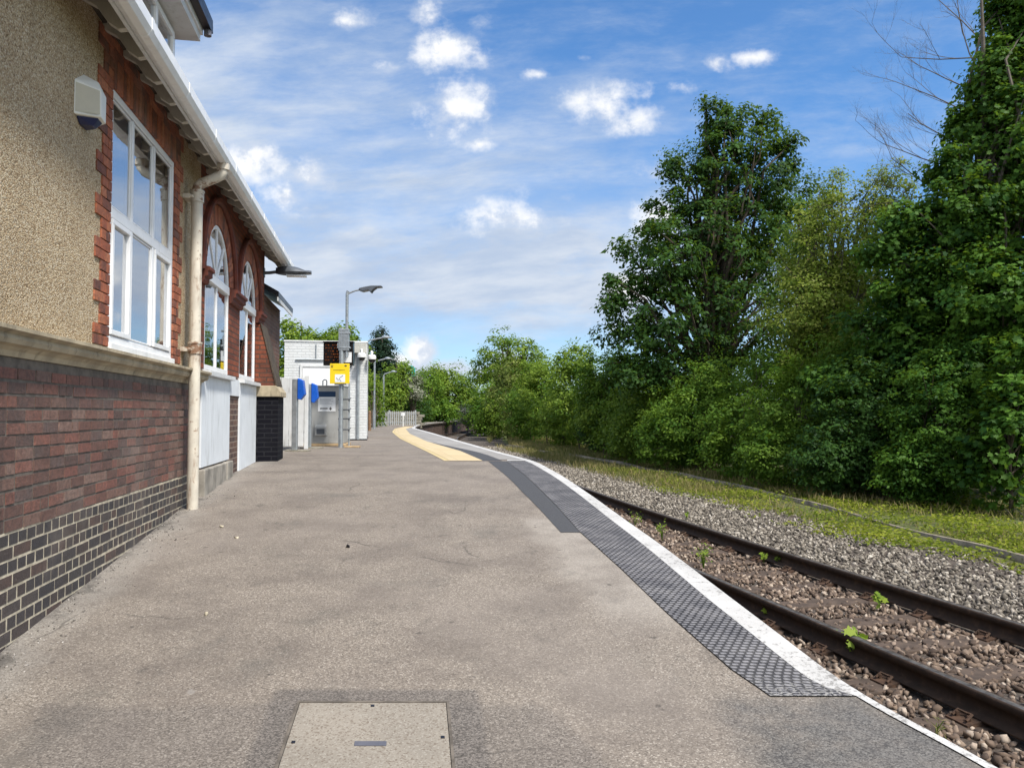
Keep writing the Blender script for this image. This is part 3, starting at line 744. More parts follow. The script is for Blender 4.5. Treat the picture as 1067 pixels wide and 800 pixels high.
# arched bay
def arch_bay():
    S0, S1 = 8.62, 13.50
    A = [(8.90, 10.33), (11.15, 12.57)]; SP_ = 3.20; SILL = 2.10
    b = MB()
    edges = [S0, A[0][0], A[0][1], A[1][0], A[1][1], S1]
    for i in (0, 2, 4): b.box(edges[i], edges[i + 1], 0, .3, SILL, ZE)
    for (a, e) in A:
        c_, r_ = (a + e) / 2, (e - a) / 2; n = 24
        th = np.linspace(math.pi, 0, n + 1); ps = [(c_ + r_ * math.cos(t), SP_ + r_ * math.sin(t)) for t in th]
        for j in range(n):
            (x0, z0), (x1, z1) = ps[j], ps[j + 1]
            b.add([(x0, 0, z0), (x1, 0, z1), (x1, 0, ZE), (x0, 0, ZE), (x0, .3, z0), (x1, .3, z1)], [(0, 1, 2, 3), (0, 4, 5, 1)])
    b.build('arched_wall', 'red_brick', bld)
    # rubbed brick ring round each arch and proud hood mould
    for (a, e) in A:
        c_, r_ = (a + e) / 2, (e - a) / 2
        v = MB(); n = 34
        for j in range(n):
            t0 = math.pi * j / n + .004; t1 = math.pi * (j + 1) / n - .004
            q = [(c_ + rr * math.cos(t), SP_ + rr * math.sin(t)) for rr, t in ((r_ + .002, t0), (r_ + .235, t0), (r_ + .235, t1), (r_ + .002, t1))]
            v.prism(q, 'y', -.016 + random.uniform(-.002, .002), .12)
        v.build('arch_ring', 'red_brick_blocks', bld, .002)
        h = MB(); n = 40
        hp = [(.250, -.001), (.250, -.035), (.275, -.06), (.32, -.065), (.335, -.045), (.335, -.001)]
        ring = []
        for j in range(n + 1):
            t = math.pi * j / n
            ring.append([(c_ + (r_ + rr) * math.cos(t), yy, SP_ + (r_ + rr) * math.sin(t)) for rr, yy in hp])
        k = len(hp); vs = [p for q in ring for p in q]
        h.add(vs, [(j * k + i, j * k + i + 1, (j + 1) * k + i + 1, (j + 1) * k + i) for j in range(n) for i in range(k - 1)])
        h.build('hood_mould', 'dark_moulding', bld)
    ip = [(.0, 3.06), (-.03, 3.06), (-.05, 3.09), (-.05, 3.125), (-.085, 3.14), (-.085, 3.19), (-.11, 3.2), (-.11, 3.235), (0, 3.26)]
    for (a, e) in ((S0 + .02, A[0][0] - .01), (A[0][1] + .01, A[1][0] - .01), (A[1][1] + .01, 13.1)):
        m = MB(); m.prism(ip, 'x', a, e); m.build('impost', 'dark_moulding', bld)
    # windows
    for (a, e) in A:
        c_, r_ = (a + e) / 2, (e - a) / 2; f = MB()
        y0, y1 = .004, .09; w = .052; n = 28
        for j in range(n):
            t0, t1 = math.pi * j / n, math.pi * (j + 1) / n
            q = [(c_ + rr * math.cos(t), SP_ + rr * math.sin(t)) for rr, t in ((r_ - w, t0), (r_ - .002, t0), (r_ - .002, t1), (r_ - w, t1))]
            f.prism(q, 'y', y0, y1)
        f.box(a, a + w, y0 + .001, y1, SILL + .06, SP_); f.box(e - w, e, y0 + .001, y1, SILL + .06, SP_)
        f.box(a, e, y0 + .001, y1, SILL, SILL + .06)
        f.box(a + w, e - w, y0 - .02, y1 + .002, SP_ - .05, SP_ + .055)
        f.box(c_ - .022, c_ + .022, y0 + .004, y1 - .004, SILL + .06, SP_ - .05)
        for t in (R(50), R(90), R(130)):
            d = (math.cos(t), math.sin(t)); p_ = (-d[1], d[0]); hw = .024
            q = [(c_ + d[0] * .03 + p_[0] * hw, SP_ + .05 + d[1] * .02 + p_[1] * hw), (c_ + d[0] * .03 - p_[0] * hw, SP_ + .05 + d[1] * .02 - p_[1] * hw),
                 (c_ + d[0] * (r_ - w + .006) - p_[0] * hw, SP_ + d[1] * (r_ - w + .006) - p_[1] * hw), (c_ + d[0] * (r_ - w + .006) + p_[0] * hw, SP_ + d[1] * (r_ - w + .006) + p_[1] * hw)]
            f.prism(q, 'y', y0 + .006 + .001 * t, y1 - .006)
        w_ = f.build('arched_window', 'white_upvc', bld, .004)
        g_ = MB(); th = np.linspace(0, math.pi, 24)
        g_.prism([(a + .02, SILL + .03), (e - .02, SILL + .03)] + [(c_ + (r_ - .02) * math.cos(t), SP_ + (r_ - .02) * math.sin(t)) for t in th], 'y', .024, .030)
        g_.build('pane', 'window_glass', w_)
        sl = MB(); sl.prism([(.1, 2.025), (-.09, 2.025), (-.09, 2.075), (.02, 2.099), (.1, 2.099)], 'x', a - .06, e + .06)
        sl.build('sill', 'white_paint', w_, .004)
        MB().box(a - .2, e + .2, .85, .87, SILL - .3, 4.1).build('interior', 'room_dark', w_)
    # below the sills
    MB().box(S0, S1, .001, .3, .3, SILL - .001).build('pier_wall', 'pier_brick', bld)
    for (a, e) in ((8.70, 10.36), (11.10, 12.60)):
        q = MB(); q.box(a, e, -.025, 0, .985 if a < 9 else .70, 2.022); q.build('infill_board', 'pale_board', bld, .004)
    q = MB(); q.box(10.362, 11.098, -.022, 0, 1.83, 2.06); q.build('infill_board', 'pale_board', bld, .004)
    q = MB(); s = 8.66
    while s < 10.35:
        e = min(s + random.uniform(.45, .8), 10.37); q.box(s, e - .006, -.075 + random.uniform(-.01, .01), 0, .3, .975 + random.uniform(-.012, .006)); s = e
    q.build('stone_plinth', 'plinth_stone', bld, .012)
    # raking buttress at the end
    bt = MB(); bt.prism([(0, .3), (-.36, .3), (-.36, 1.86), (0, 1.86)], 'x', 12.64, 13.36)
    bt.build('buttress_base', 'black_brick', bld)
    bt = MB(); bt.prism([(0, 1.862), (-.40, 1.862), (-.40, 1.94), (-.33, 2.04), (0, 2.04)], 'x', 12.60, 13.40)
    bt.build('buttress_cap', 'stone', bld, .008)
    bt = MB(); bt.prism([(0, 2.042), (-.31, 2.042), (-.06, 3.04), (0, 3.04)], 'x', 12.66, 13.34)
    bt.build('buttress', 'red_brick', bld)
    bt = MB(); bt.prism([(-.312, 2.043), (-.342, 2.043), (-.078, 3.06), (-.062, 3.06)], 'x', 12.645, 13.355)
    bt.build('buttress_coping', 'bark', bld, .006)
arch_bay()
MB().box(13.2, 13.5, .3, 7, .3, ZE).build('end_wall', 'red_brick', bld)

# eaves: rafter feet, boards, gutter and roof
SE = 14.15
prof_ = [(.05, 4.50), (.0, 4.36), (-.10, 4.31), (-.17, 4.21), (-.24, 4.165), (-.29, 4.175), (-.29, 4.25), (.05, 4.53)]
rf = None
for s in np.arange(-2.9, SE - .1, .42):
    if rf is None:
        b = MB(); b.prism(prof_, 'x', 0, .055); rf = b.build('rafter_foot', 'soffit', bld, .004); q = rf
    else:
        q = rf.copy(); C.objects.link(q); q.parent = bld
    q.location = (s, 0, 0)
b = MB(); b.prism([(.06, 4.545), (-.37, 4.215), (-.37, 4.23), (.06, 4.565)], 'x', -3, SE); b.build('soffit_board', 'soffit', bld)
b = MB(); b.box(-3, SE - .6, -.03, .02, 4.40, 4.50); b.build('wall_plate', 'bark', bld)
b = MB(); b.prism([(-.295, 4.165), (-.318, 4.165), (-.318, 4.30), (-.295, 4.30)], 'x', -3, SE); b.build('fascia', 'white_paint', bld)
b = MB()
gp = [(y + .044, z - .105) for y, z in [(-.362, 4.395), (-.362, 4.29), (-.40, 4.27), (-.45, 4.28), (-.475, 4.32), (-.475, 4.40), (-.467, 4.40), (-.465, 4.325), (-.445, 4.292), (-.40, 4.282), (-.372, 4.30), (-.372, 4.395)]]
b.prism(gp, 'x', -3, SE + .02)
for q in np.arange(-2.2, SE, 1.05):
    b.prism([(y * 1.0 + (-.004 if y < -.38 else 0), z - (.004 if z < 4.2 else -.003)) for y, z in gp], 'x', q, q + .05)
b.build('gutter', 'white_upvc', bld)
tp = math.tan(R(36))
b = MB()
ROWS = 14
for i in range(ROWS):
    y0 = -.395 + i * .29; z0 = 4.295 + (i * .29) * tp
    b.prism([(y0, z0 + .015), (y0 + .33, z0 + .33 * tp), (y0 + .33, z0 + .33 * tp + .02), (y0, z0 + .05)], 'x', -3, SE)
b.build('roof', 'roof_tile', bld)
b = MB(); b.prism([(3.6, 7.3), (3.6, 4.4), (7.8, 4.4)], 'x', -3, SE - .3); b.build('rear_roof', 'roof_tile', bld)
# verge board at the far end and soffit return
b = MB(); b.prism([(-.31, 4.17), (-.31, 4.30), (3.6, 4.32 + 3.91 * tp), (3.6, 4.12 + 3.91 * tp)], 'x', SE - .03, SE - .002); b.build('barge_board', 'white_paint', bld)
b = MB(); b.prism([(0, ZE), (0, ZE + .05), (3.6, 4.35 + 3.8 * tp), (7.0, ZE)], 'x', 13.2, 13.5); b.build('gable', 'red_brick', bld)
# downpipe with swan neck
dp = MB(); sx = 7.92
dp.tube([(sx, -.12, .60), (sx, -.12, 3.84)], .056, 16)
nk = [(sx, -.12, 3.82), (sx, -.12, 3.89), (sx, -.13, 3.93), (sx, -.16, 3.96), (sx, -.29, 4.02), (sx, -.34, 4.05), (sx, -.365, 4.09), (sx, -.37, 4.19)]
dp.tube(nk, .052, 16)
for z in (3.76, 2.20): dp.tube([(sx, -.12, z), (sx, -.12, z + .10)], .067, 16); dp.tube([(sx, -.12, z + .10), (sx, -.12, z + .12)], .074, 16)
dp.tube([(sx, -.37, 4.11), (sx, -.37, 4.17)], .064, 16)
for z in (3.78, 2.22):
    dp.box(sx - .10, sx + .10, -.07, -.002, z, z + .045); dp.tube([(sx - .085, -.10, z + .022), (sx - .085, -.03, z + .022)], .016, 8)
dp.build('downpipe', 'cream_paint', bld, smooth=True)

# dormer
DS0, DS1, DY = 5.15, 8.12, .17
d = MB(); d.box(DS0, DS1, DY, 3.0, 4.5, 5.58); dorm = d.build('dormer', 'white_paint', bld, .006)
d = MB()
for (a, e) in ((5.35, 6.55), (6.7, 7.95)):
    frame_bars(a, e, 4.72, 5.53, .06, DY - .04, DY - .001, d); d.box((a + e) / 2 - .03, (a + e) / 2 + .03, DY - .038, DY - .002, 4.78, 5.47)
    d.box(a - .02, e + .02, DY - .09, DY - .001, 4.67, 4.718)
dw = d.build('window', 'white_upvc', dorm, .004)
d = MB()
for (a, e) in ((5.35, 6.55), (6.7, 7.95)): d.box(a + .05, e - .05, DY - .012, DY - .004, 4.76, 5.5)
d.build('pane', 'window_glass', dw)
d = MB(); d.box(DS0 - .1, DS1 + .10, -.06, 3.0, 5.582, 5.66); d.build('eaves_box', 'white_paint', dorm, .004)
d = MB(); d.box(DS0 - .14, DS1 + .12, -.082, 3.0, 5.661, 5.78); d.build('fascia', 'white_upvc', dorm, .004)
d = MB(); d.prism([(-.17, 5.78), (1.5, 6.56), (1.5, 6.62), (-.17, 5.86)], 'x', DS0 - .2, DS1 + .18)
d.prism([(-.085, 5.72), (-.17, 5.72), (-.17, 5.80), (-.085, 5.80)], 'x', DS0 - .2, DS1 + .19); d.build('dormer_roof', 'black_paint', dorm)
d = MB(); d.tube([(DS1 + .12, -.13, 5.66), (DS1 + .12, -.13, 5.74)], .04, 10); d.build('pipe_outlet', 'plate_metal', dorm)

# annex beyond the gable
b = MB(); b.prism([(0, .3), (4.4, .3), (4.4, 3.64), (0, 3.64)], 'x', 13.52, 15.68); b.build('annex_wall', 'brown_brick', bld)
b = MB(); b.prism([(-.24, 3.63), (2.2, 5.0), (4.7, 3.6), (4.7, 3.68), (2.2, 5.1), (-.24, 3.72)], 'x', 13.52, 15.80); b.build('annex_roof', 'black_paint', bld)
b = MB(); b.prism([(-.02, 3.645), (2.2, 4.93), (4.4, 3.645)], 'x', 13.53, 15.66); b.build('annex_gable', 'brown_brick', bld)
b = MB(); b.prism([(-.215, 3.555), (-.235, 3.555), (-.235, 3.625), (-.215, 3.625)], 'x', 13.52, 15.8); b.build('annex_fascia', 'white_paint', bld)

# things fixed to the wall
al = thing('alarm_box', 'white wedge-shaped alarm bell box with dark blue foot on pebble-dash beside the window', 'alarm box', wpos(5.16, 0, 3.49), ANG)
def hull(name, pts, mat, parent):
    bm = bmesh.new()
    for p in pts: bm.verts.new(p)
    bmesh.ops.convex_hull(bm, input=bm.verts); me = bpy.data.meshes.new(name); bm.to_mesh(me); bm.free()
    me.materials.append(MATS[mat]); o = bpy.data.objects.new(name, me); C.objects.link(o); o.parent = parent
    q = o.modifiers.new('bevel', 'BEVEL'); q.width = .006; q.segments = 2
    return o
hull('cover', [(-.15, .0, .06), (.15, 0, .06), (-.15, 0, .29), (.15, 0, .29), (0, 0, .385), (-.02, -.125, .09), (.10, -.115, .09), (-.03, -.125, .27), (.10, -.115, .27), (.02, -.09, .345)], 'alarm_white', al)
hull('foot', [(-.12, -.002, .06), (.12, -.002, .06), (-.02, -.105, .085), (.085, -.10, .085), (-.06, -.002, .022), (.06, -.002, .022), (-.01, -.07, .032), (.05, -.07, .032)], 'alarm_blue', al)
hull('shaded_face', [(-.146, -.004, .075), (-.146, -.004, .275), (-.04, -.125, .10), (-.05, -.125, .26), (-.14, .0, .17)], 'alarm_shade', al)  # camera-side face of the white box, its shade painted as a darker tone

lp = thing('wall_lamp', 'grey floodlight lamp on a short arm at the end of the eaves', 'lamp', wpos(13.42, 0, 4.04), ANG)
b = MB(); b.tube([(0, 0, -.02), (0, -.10, -.015), (0, -.24, .01)], .028, 10); b.box(-.07, .07, -.015, -.001, -.09, .07); b.build('arm', 'dark_steel', lp, smooth=True)
def lamp_head(parent, mat='dark_steel', L=.72, ax='y', sgn=-1, start=.20):
    hd = MB(); n = 12; rings = []
    for i in range(n + 1):
        t = i / n; w = .13 * (max(0, 1 - (2 * t - 1.05) ** 4)) ** .5 * (.5 + .5 * min(1, t * 2)) + .02; h = .085 * (.35 + .65 * math.sin(min(1, t * 1.15 + .1) * math.pi) ** .6)
        rings.append((start + L * t, w, h))
    vs = []; S = 12
    for (q, w, h) in rings:
        for k in range(S):
            a = 2 * math.pi * k / S; x_ = w * math.cos(a); z_ = h * max(math.sin(a), -.35)
            vs.append((x_, sgn * q, z_) if ax == 'y' else (sgn * q, x_, z_))
    hd.add(vs, [(i * S + k, i * S + (k + 1) % S, (i + 1) * S + (k + 1) % S, (i + 1) * S + k) for i in range(n) for k in range(S)] + [tuple(range(S)), tuple(n * S + k for k in range(S))])
    return hd.build('lamp_head', mat, parent, smooth=True)
h_ = lamp_head(lp, L=.60); h_.scale = (1, 1, 1.35)
b = MB(); b.box(-.085, .085, -.72, -.38, -.052, -.031); b.build('diffuser', 'white_sheet', h_, .006)

# ------------------------------------------------------------------ boarded gate and lamp room
def facing(Y): return zp(Y)
gt = thing('boarded_gate', 'white painted timber gate between the station house and the white lamp room', 'gate', (-4.95, 16.3, zp(16.3)), R(4))
b = MB()
for i in range(8): b.box(-.75 + i * .16, -.75 + i * .16 + .152, 0, .025, .06, 1.52 + random.uniform(-.005, .005))
b.build('boards', 'white_paint', gt, .005)
b = MB(); b.box(-.75, .53, .026, .06, .3, .4); b.box(-.75, .53, .026, .06, 1.2, 1.3); b.build('rail', 'white_paint', gt, .004)
b = MB(); b.box(.535, .61, -.01, .07, 0, 1.56); b.build('gate_post', 'white_paint', gt, .006)

lr = thing('lamp_room', 'flat-topped white painted brick hut behind the ticket machine', 'hut', (-6.27, 21.1, .80), R(10.2))
HW, HH = 2.245, 2.76
b = MB(); b.box(0, HW, 0, 3.4, 0, HH); b.build('wall', 'white_brick', lr, .008)
b = MB(); b.box(-.02, HW + .02, -.02, 3.42, HH + .001, HH + .045); b.build('roof', 'white_paint', lr, .006)
b = MB(); b.box(-.012, HW + .012, -.014, 3.41, 0, .07); b.build('wall_foot', 'black_paint', lr)
dr = MB(); dr.box(.50, 1.44, -.03, -.001, .03, 2.06); dr_o = dr.build('door', 'white_upvc', lr, .006)
b = MB(); frame_bars(.42, 1.52, -.02, 2.14, .075, -.05, -.002, b); b.build('door_frame', 'white_paint', dr_o, .005)
b = MB(); b.tube([(.60, -.03, 1.0), (.60, -.08, 1.0), (.70, -.085, .99)], .012, 8); b.box(.56, .60, -.06, -.031, .85, .95); b.build('handle', 'black_paint', dr_o)
b = MB(); b.tube([(.30, -.03, 2.27), (1.5, -.03, 2.27)], .022, 8); b.tube([(.85, -.025, 2.27), (.85, -.025, HH - .05)], .014, 8); b.build('conduit', 'galvanised', lr)
b = MB(); b.tube([(2.0, -.04, .06), (2.0, -.04, HH - .28)], .04, 8); b.build('conduit', 'galvanised', lr)
jb = MB(); jb.box(1.80, 2.22, -.2, -.002, HH - .30, HH - .03); j_ = tag(jb.build('junction_box', 'grey_box', None, .01, loc=(-6.27, 21.1, .80)), 'beige-grey cable box high on the white hut by the cameras', 'cable box')
j_.rotation_euler = (0, 0, R(10.2))
b = MB(); b.tube([(1.90, -.1, HH - .30), (1.88, -.1, HH - .55), (1.78, -.09, HH - .70), (1.68, -.05, HH - .72)], .02, 8); b.build('cable', 'black_paint', j_)
def cctv(x, y, z, label, s=1.):
    r = thing('security_camera', label, 'camera', (x, y, z), 0, 'dome cameras on the white hut')
    b = MB(); b.tube([(-.02, .22, .13), (-.02, .05, .14), (0, 0, .12), (0, 0, .05)], .022, 8); b.build('bracket', 'camera_white', r, smooth=True)
    bm = MB(); n = 10
    pf = [(.0, .075), (.055, .07), (.085, .045), (.09, 0), (.085, -.03), (.0, -.03)]
    S = 14; vs = [(q * math.cos(2 * math.pi * k / S), q * math.sin(2 * math.pi * k / S), w) for q, w in pf for k in range(S)]
    bm.add(vs, [(i * S + k, i * S + (k + 1) % S, (i + 1) * S + (k + 1) % S, (i + 1) * S + k) for i in range(len(pf) - 1) for k in range(S)])
    bm.build('housing', 'camera_white', r, smooth=True)
    pf = [(.07, -.031), (.066, -.06), (.045, -.09), (.001, -.10)]; bm = MB()
    vs = [(q * math.cos(2 * math.pi * k / S), q * math.sin(2 * math.pi * k / S), w) for q, w in pf for k in range(S)]
    bm.add(vs, [(i * S + k, i * S + (k + 1) % S, (i + 1) * S + (k + 1) % S, (i + 1) * S + k) for i in range(len(pf) - 1) for k in range(S)])
    bm.build('dome', 'lens_black', r, smooth=True)
    r.scale = (1.35 * s,) * 3
cctv(*at(377, 371, 21.2), 'white dome camera under the cable box on the hut front')
cctv(*at(387.5, 373, 21.4), 'white dome camera reaching out past the hut corner')

# ticket machine
tm = thing('ticket_machine', 'tall grey steel ticket machine cabinet with a notice on its back', 'ticket machine', (-4.36, 17.75, zp(17.75)), R(3))
b = MB(); b.box(-.47, .36, 0, .7, .06, 1.37); b.build('cabinet', 'grey_cabinet', tm, .012)
b = MB(); b.box(.363, .46, .03, .68, .06, 1.37); b.build('side_door', 'grey_cabinet', tm, .01)
b = MB(); b.box(-.52, .52, -.06, .75, 0, .055); b.build('base', 'tan_base', tm, .01)
b = MB(); b.box(-.48, .47, -.012, .71, 1.372, 1.40); b.build('top_cap', 'grey_cabinet', tm, .006)
b = MB(); b.tube([(-.02, .02, 1.40), (-.02, .02, 1.50), (.0, .02, 1.53), (.05, .02, 1.53), (.07, .02, 1.50), (.07, .02, 1.40)], .014, 8); b.build('lifting_eye', 'galvanised', tm, smooth=True)
b = MB(); b.prism([(-.002, .25), (-.10, .25), (-.10, .44), (-.07, .50), (-.002, .50)], 'x', -.17, .09); hd = b.build('vent_hood', 'grey_cabinet', tm, .006)
b = MB(); b.box(-.13, .05, -.104, -.1005, .28, .40); b.build('vent_slot', 'dark_steel', hd)
nt = MB(); nt.box(-.12, .28, -.006, -.001, .80, 1.26); nt_o = tag(nt.build('notice', 'white_sheet', None, loc=(0, 0, 0)), 'white printed notice with a dark navy header stuck on the grey cabinet', 'notice')
nt_o.location = (-4.36, 17.75, zp(17.75)); nt_o.rotation_euler = (0, 0, R(3))
b = MB(); b.box(-.12, .28, -.009, -.0065, 1.135, 1.26); b.build('header', 'navy_ink', nt_o)
b = MB()
for i, (w) in enumerate((.30, .26, .31, .22, .28)): b.box(-.08, -.08 + w, -.008, -.0065, 1.085 - i * .028, 1.095 - i * .028)
b.build('text_lines', 'grey_ink', nt_o)
b = MB(); b.box(-.07, .10, -.008, -.0065, .855, .88); b.box(.155, .175, -.009, -.0066, .83, .90); b.box(.13, .154, -.009, -.0066, .855, .875); b.box(.176, .20, -.009, -.0066, .855, .875); b.box(.06, .12, -.0085, -.0066, 1.20, 1.215)
b.build('emblem', 'dark_ink', nt_o)

# validators
def validator(x, y, hz, label, rz):
    r = thing('card_reader', label, 'card reader', (x, y, zp(y)), rz, 'card readers by the ticket machine')
    b = MB(); b.box(-.055, .055, -.05, .05, .02, hz); b.build('post', 'galvanised', r, .012)
    b = MB(); b.prism([(.058, hz - .40), (.12, hz - .42), (.205, hz - .31), (.17, hz - .03), (.0575, hz + .02)], 'y', -.07, .09)
    hd = b.build('reader_head', 'blue_plastic', r, .012)
    b = MB(); b.prism([(.10, hz - .30), (.172, hz - .28), (.15, hz - .08), (.095, hz - .05)], 'y', .091, .098); b.build('screen', 'board_black', hd)
    b = MB(); b.box(-.16, .30, -.16, .16, 0, .02); b.build('base_plate', 'concrete', r, .004)
v1 = at(307, 468, 15.5); v2 = at(321.5, 467, 16.7)
validator(v1[0], 15.5, 1.45, 'blue-headed grey card reader post nearest the dark buttress, the taller-looking', R(2))
validator(v2[0], 16.7, 1.40, 'blue-headed grey card reader post right against the ticket machine', R(4))

# lamp post with board and sign
def P2(x, y, z): return (x, y, z)
px_, py_ = at(355, 466, 17.1)[0], 17.1
post = thing('lamp_post', 'grey lamp post with cable box beside the ticket machine, tallest of the lamps', 'lamp post', (px_, py_, zp(17.1)))
b = MB(); b.tube([(0, 0, 0), (0, 0, 2.66)], .052, 14); b.build('lower_pole', 'galvanised', post, smooth=True)
b = MB(); b.tube([(.115, 0, 2.0), (.115, 0, 3.42), (.12, 0, 3.46), (.14, 0, 3.49)], .034, 12); b.build('upper_pole', 'galvanised', post, smooth=True)
b = MB(); b.tube([(.115, 0, 3.42), (.20, 0, 3.46), (.30, 0, 3.50), (.42, 0, 3.52)], .02, 8); b.build('arm', 'galvanised', post, smooth=True)
b = MB(); b.box(-.06, .17, -.05, .06, 2.15, 2.64); b.box(-.04, .2, -.055, .065, 2.2, 2.24); b.box(-.04, .2, -.055, .065, 2.52, 2.56); b.box(-.09, -.061, -.04, .05, 2.2, 2.32); b.build('bracket_box', 'galvanised', post, .008)
hd = MB(); hd.prism([(.38, 3.50), (.47, 3.47), (.60, 3.50), (.66, 3.44), (.70, 3.50), (.78, 3.56), (.90, 3.57), (.90, 3.60), (.66, 3.60), (.5, 3.57), (.40, 3.545)], 'y', -.1, .1)
hd.build('lamp_head', 'dark_steel', post, .012)
b = MB()
for z in (1.05, .82, .62, .38): b.box(-.06, .19, -.02, .02, z, z + .03); b.tube([(.17, 0, z - .02), (.19, -.03, z + .02), (.22, 0, z + .05)], .012, 6)
b.build('clamp', 'dark_steel', post)
b = MB(); b.tube([(.175, .03, 0), (.175, .03, 1.45)], .018, 8); b.build('cable_conduit', 'galvanised', post)
b = MB(); b.box(.10, .42, -.1, .12, 0, .035); b.build('foot_slab', 'tan_base', post, .006)

bd = thing('departure_board', 'black framed departure board with rows of amber lettering on the lamp post', 'display', (px_, py_ + .14, zp(17.1)))
b = MB(); b.box(-.44, .23, 0, .16, 1.83, 2.35); b.build('housing', 'board_black', bd, .008)
b = MB(); b.box(-.45, .24, -.03, .17, 2.352, 2.375); b.build('hood', 'board_black', bd, .004)
rr = random.Random(5)
b = MB()
for i in range(6):
    z = 2.275 - i * .068; x = -.39
    lim = -.39 + (.50 if i % 2 == 0 else .40)
    while x < lim:
        w = rr.uniform(.018, .05)
        if rr.random() < .8:
            hgt = rr.choice((.022, .032, .032)); b.box(x, x + .007, -.008, -.001, z, z + hgt); b.box(x, x + w * .8, -.0085, -.0012, z + rr.choice((0, .012, .024)), z + .03)
        x += w + .012
b.build('lettering', 'amber_led', bd)
b = MB(); b.box(-.05, .20, -.012, -.002, 1.90, 2.13); b.build('label_sheet', 'white_sheet', bd)

ys_ = thing('yellow_sign', 'square yellow sign with a white pictogram panel clamped to the lamp post', 'sign', (px_ + .0, py_ - .08, zp(17.1)))
b = MB(); b.box(-.235, .20, -.01, .01, 1.415, 1.86); b.build('panel', 'yellow_sign', ys_, .006)
b = MB(); b.box(-.12, .105, -.014, -.011, 1.445, 1.62); pn = b.build('pictogram_panel', 'white_sheet', ys_)
b = MB(); b.tube([(-.085, -.016, 1.55), (-.04, -.016, 1.50), (.0, -.016, 1.555), (.06, -.016, 1.60)], .008, 6); b.tube([(-.02, -.016, 1.53), (.02, -.016, 1.47)], .007, 6); b.build('pictogram', 'grey_ink', pn)
b = MB(); b.box(-.21, -.16, -.013, -.0105, 1.81, 1.825); b.box(-.21, -.165, -.013, -.0105, 1.775, 1.79); b.box(-.16, .10, -.013, -.0105, 1.71, 1.718)
b.prism([(.115 + .03 * math.cos(t), 1.81 + .016 * math.sin(t)) for t in np.linspace(0, 2 * math.pi, 12, endpoint=False)], 'y', -.013, -.0105)
b.build('lettering', 'dark_ink', ys_)
b = MB(); b.box(-.13, .13, -.012, .012, 1.385, 1.413); b.build('lower_strip', 'dark_steel', ys_)

# distant lamp posts
def far_lamp(px, pytop, Y, arm, label):
    p_ = at(px, 440, Y); z0 = zp(Y); top = at(px, pytop, Y)[2] - z0
    r = thing('lamp_post', label, 'lamp post', (p_[0], Y, z0), 0, 'slender platform lamp posts farther along')
    b = MB(); b.tube([(0, 0, 0), (0, 0, .9)], .07, 10); b.tube([(0, 0, .9), (0, 0, top)], .045, 10)
    b.build('pole', 'galvanised', r, smooth=True)
    b = MB(); b.tube([(0, 0, top), (.08, 0, top + .08), (arm * .45, 0, top + .16), (arm * .7, 0, top + .2)], .03, 8); b.build('arm', 'galvanised', r, smooth=True)
    o = lamp_head(r, 'galvanised', arm * .42, 'x', 1, 0.); o.location = (arm * .62, 0, top + .2)
far_lamp(381.5, 357, 30, .95, 'lamp post mostly hidden behind the white hut, its arm over the roof edge')
far_lamp(390, 378, 37, .80, 'slim grey lamp post just right of the white hut')
far_lamp(399.5, 391, 43, .70, 'smallest grey lamp post near the pale palisade fence')

# pale fence at the platform end
fx0, fx1 = at(386, 440, 45)[0] - 3.5, at(433, 440, 45)[0]
fn = thing('palisade_fence', 'pale grey upright railing fence closing the far end of the platform', 'fence', (fx0, 45, zp(45)))
b = MB(); w = fx1 - fx0
x = 0
while x < w: b.box(x, x + .055, 0, .02, .05, .86); x += .125
b.build('pales', 'fence_metal', fn)
b = MB(); b.box(0, w, .021, .06, .18, .23); b.box(0, w, .021, .06, .70, .75); b.build('rail', 'fence_metal', fn)
for q in np.linspace(.02, w - .02, 5):
    b = MB(); b.box(q - .04, q + .04, .061, .13, 0, .92); b.build('fence_post', 'fence_metal', fn)
sp = at(420, 440, 44)
sg = thing('marker_post', 'thin white marker post with a small plate before the far fence', 'post', (sp[0], 44, zp(44)))
b = MB(); b.tube([(0, 0, 0), (0, 0, .72)], .035, 8); b.build('post', 'camera_white', sg); b = MB(); b.box(-.1, .1, -.02, 0, .6, .78); b.build('plate', 'white_sheet', sg)
wp = at(385, 445, 33)
o = MB(); o.tube([(0, 0, 0), (0, 0, .80)], .07, 8); o.tube([(0, 0, .8), (0, 0, .86)], [.07, .03], 8); tag(o.build('wooden_post', 'timber_post', None, loc=(wp[0], 33, zp(33))), 'short brown timber post at the foot of the shrubs past the hut', 'post')
sw = MB(); a_ = at(408, 440, 49)[0]; e_ = at(436, 440, 49)[0]
for row in range(6):
    x = a_ - 4 - (row % 2) * .25
    while x < e_: w = random.uniform(.3, .6); sw.box(x, x + w - .02, random.uniform(-.02, .02), .5, row * .18, row * .18 + .17); x += w
tag(sw.build('stone_wall', 'concrete', None, .02, loc=(0, 49, .6)), 'low rubble stone wall behind the far palisade fence', 'wall')
tl = MB(); q = at(428, 386, 80); tl.box(-.45, .45, 0, .2, -2., .2); tl.prism([(-.5, .2), (.5, .2), (.15, .5), (-.15, .5)], 'y', -.02, .3)
tag(tl.build('green_roof', 'teal_sheet', None, .02, loc=tuple(q)), 'small teal roof end peeping out above the distant trees', 'roof')

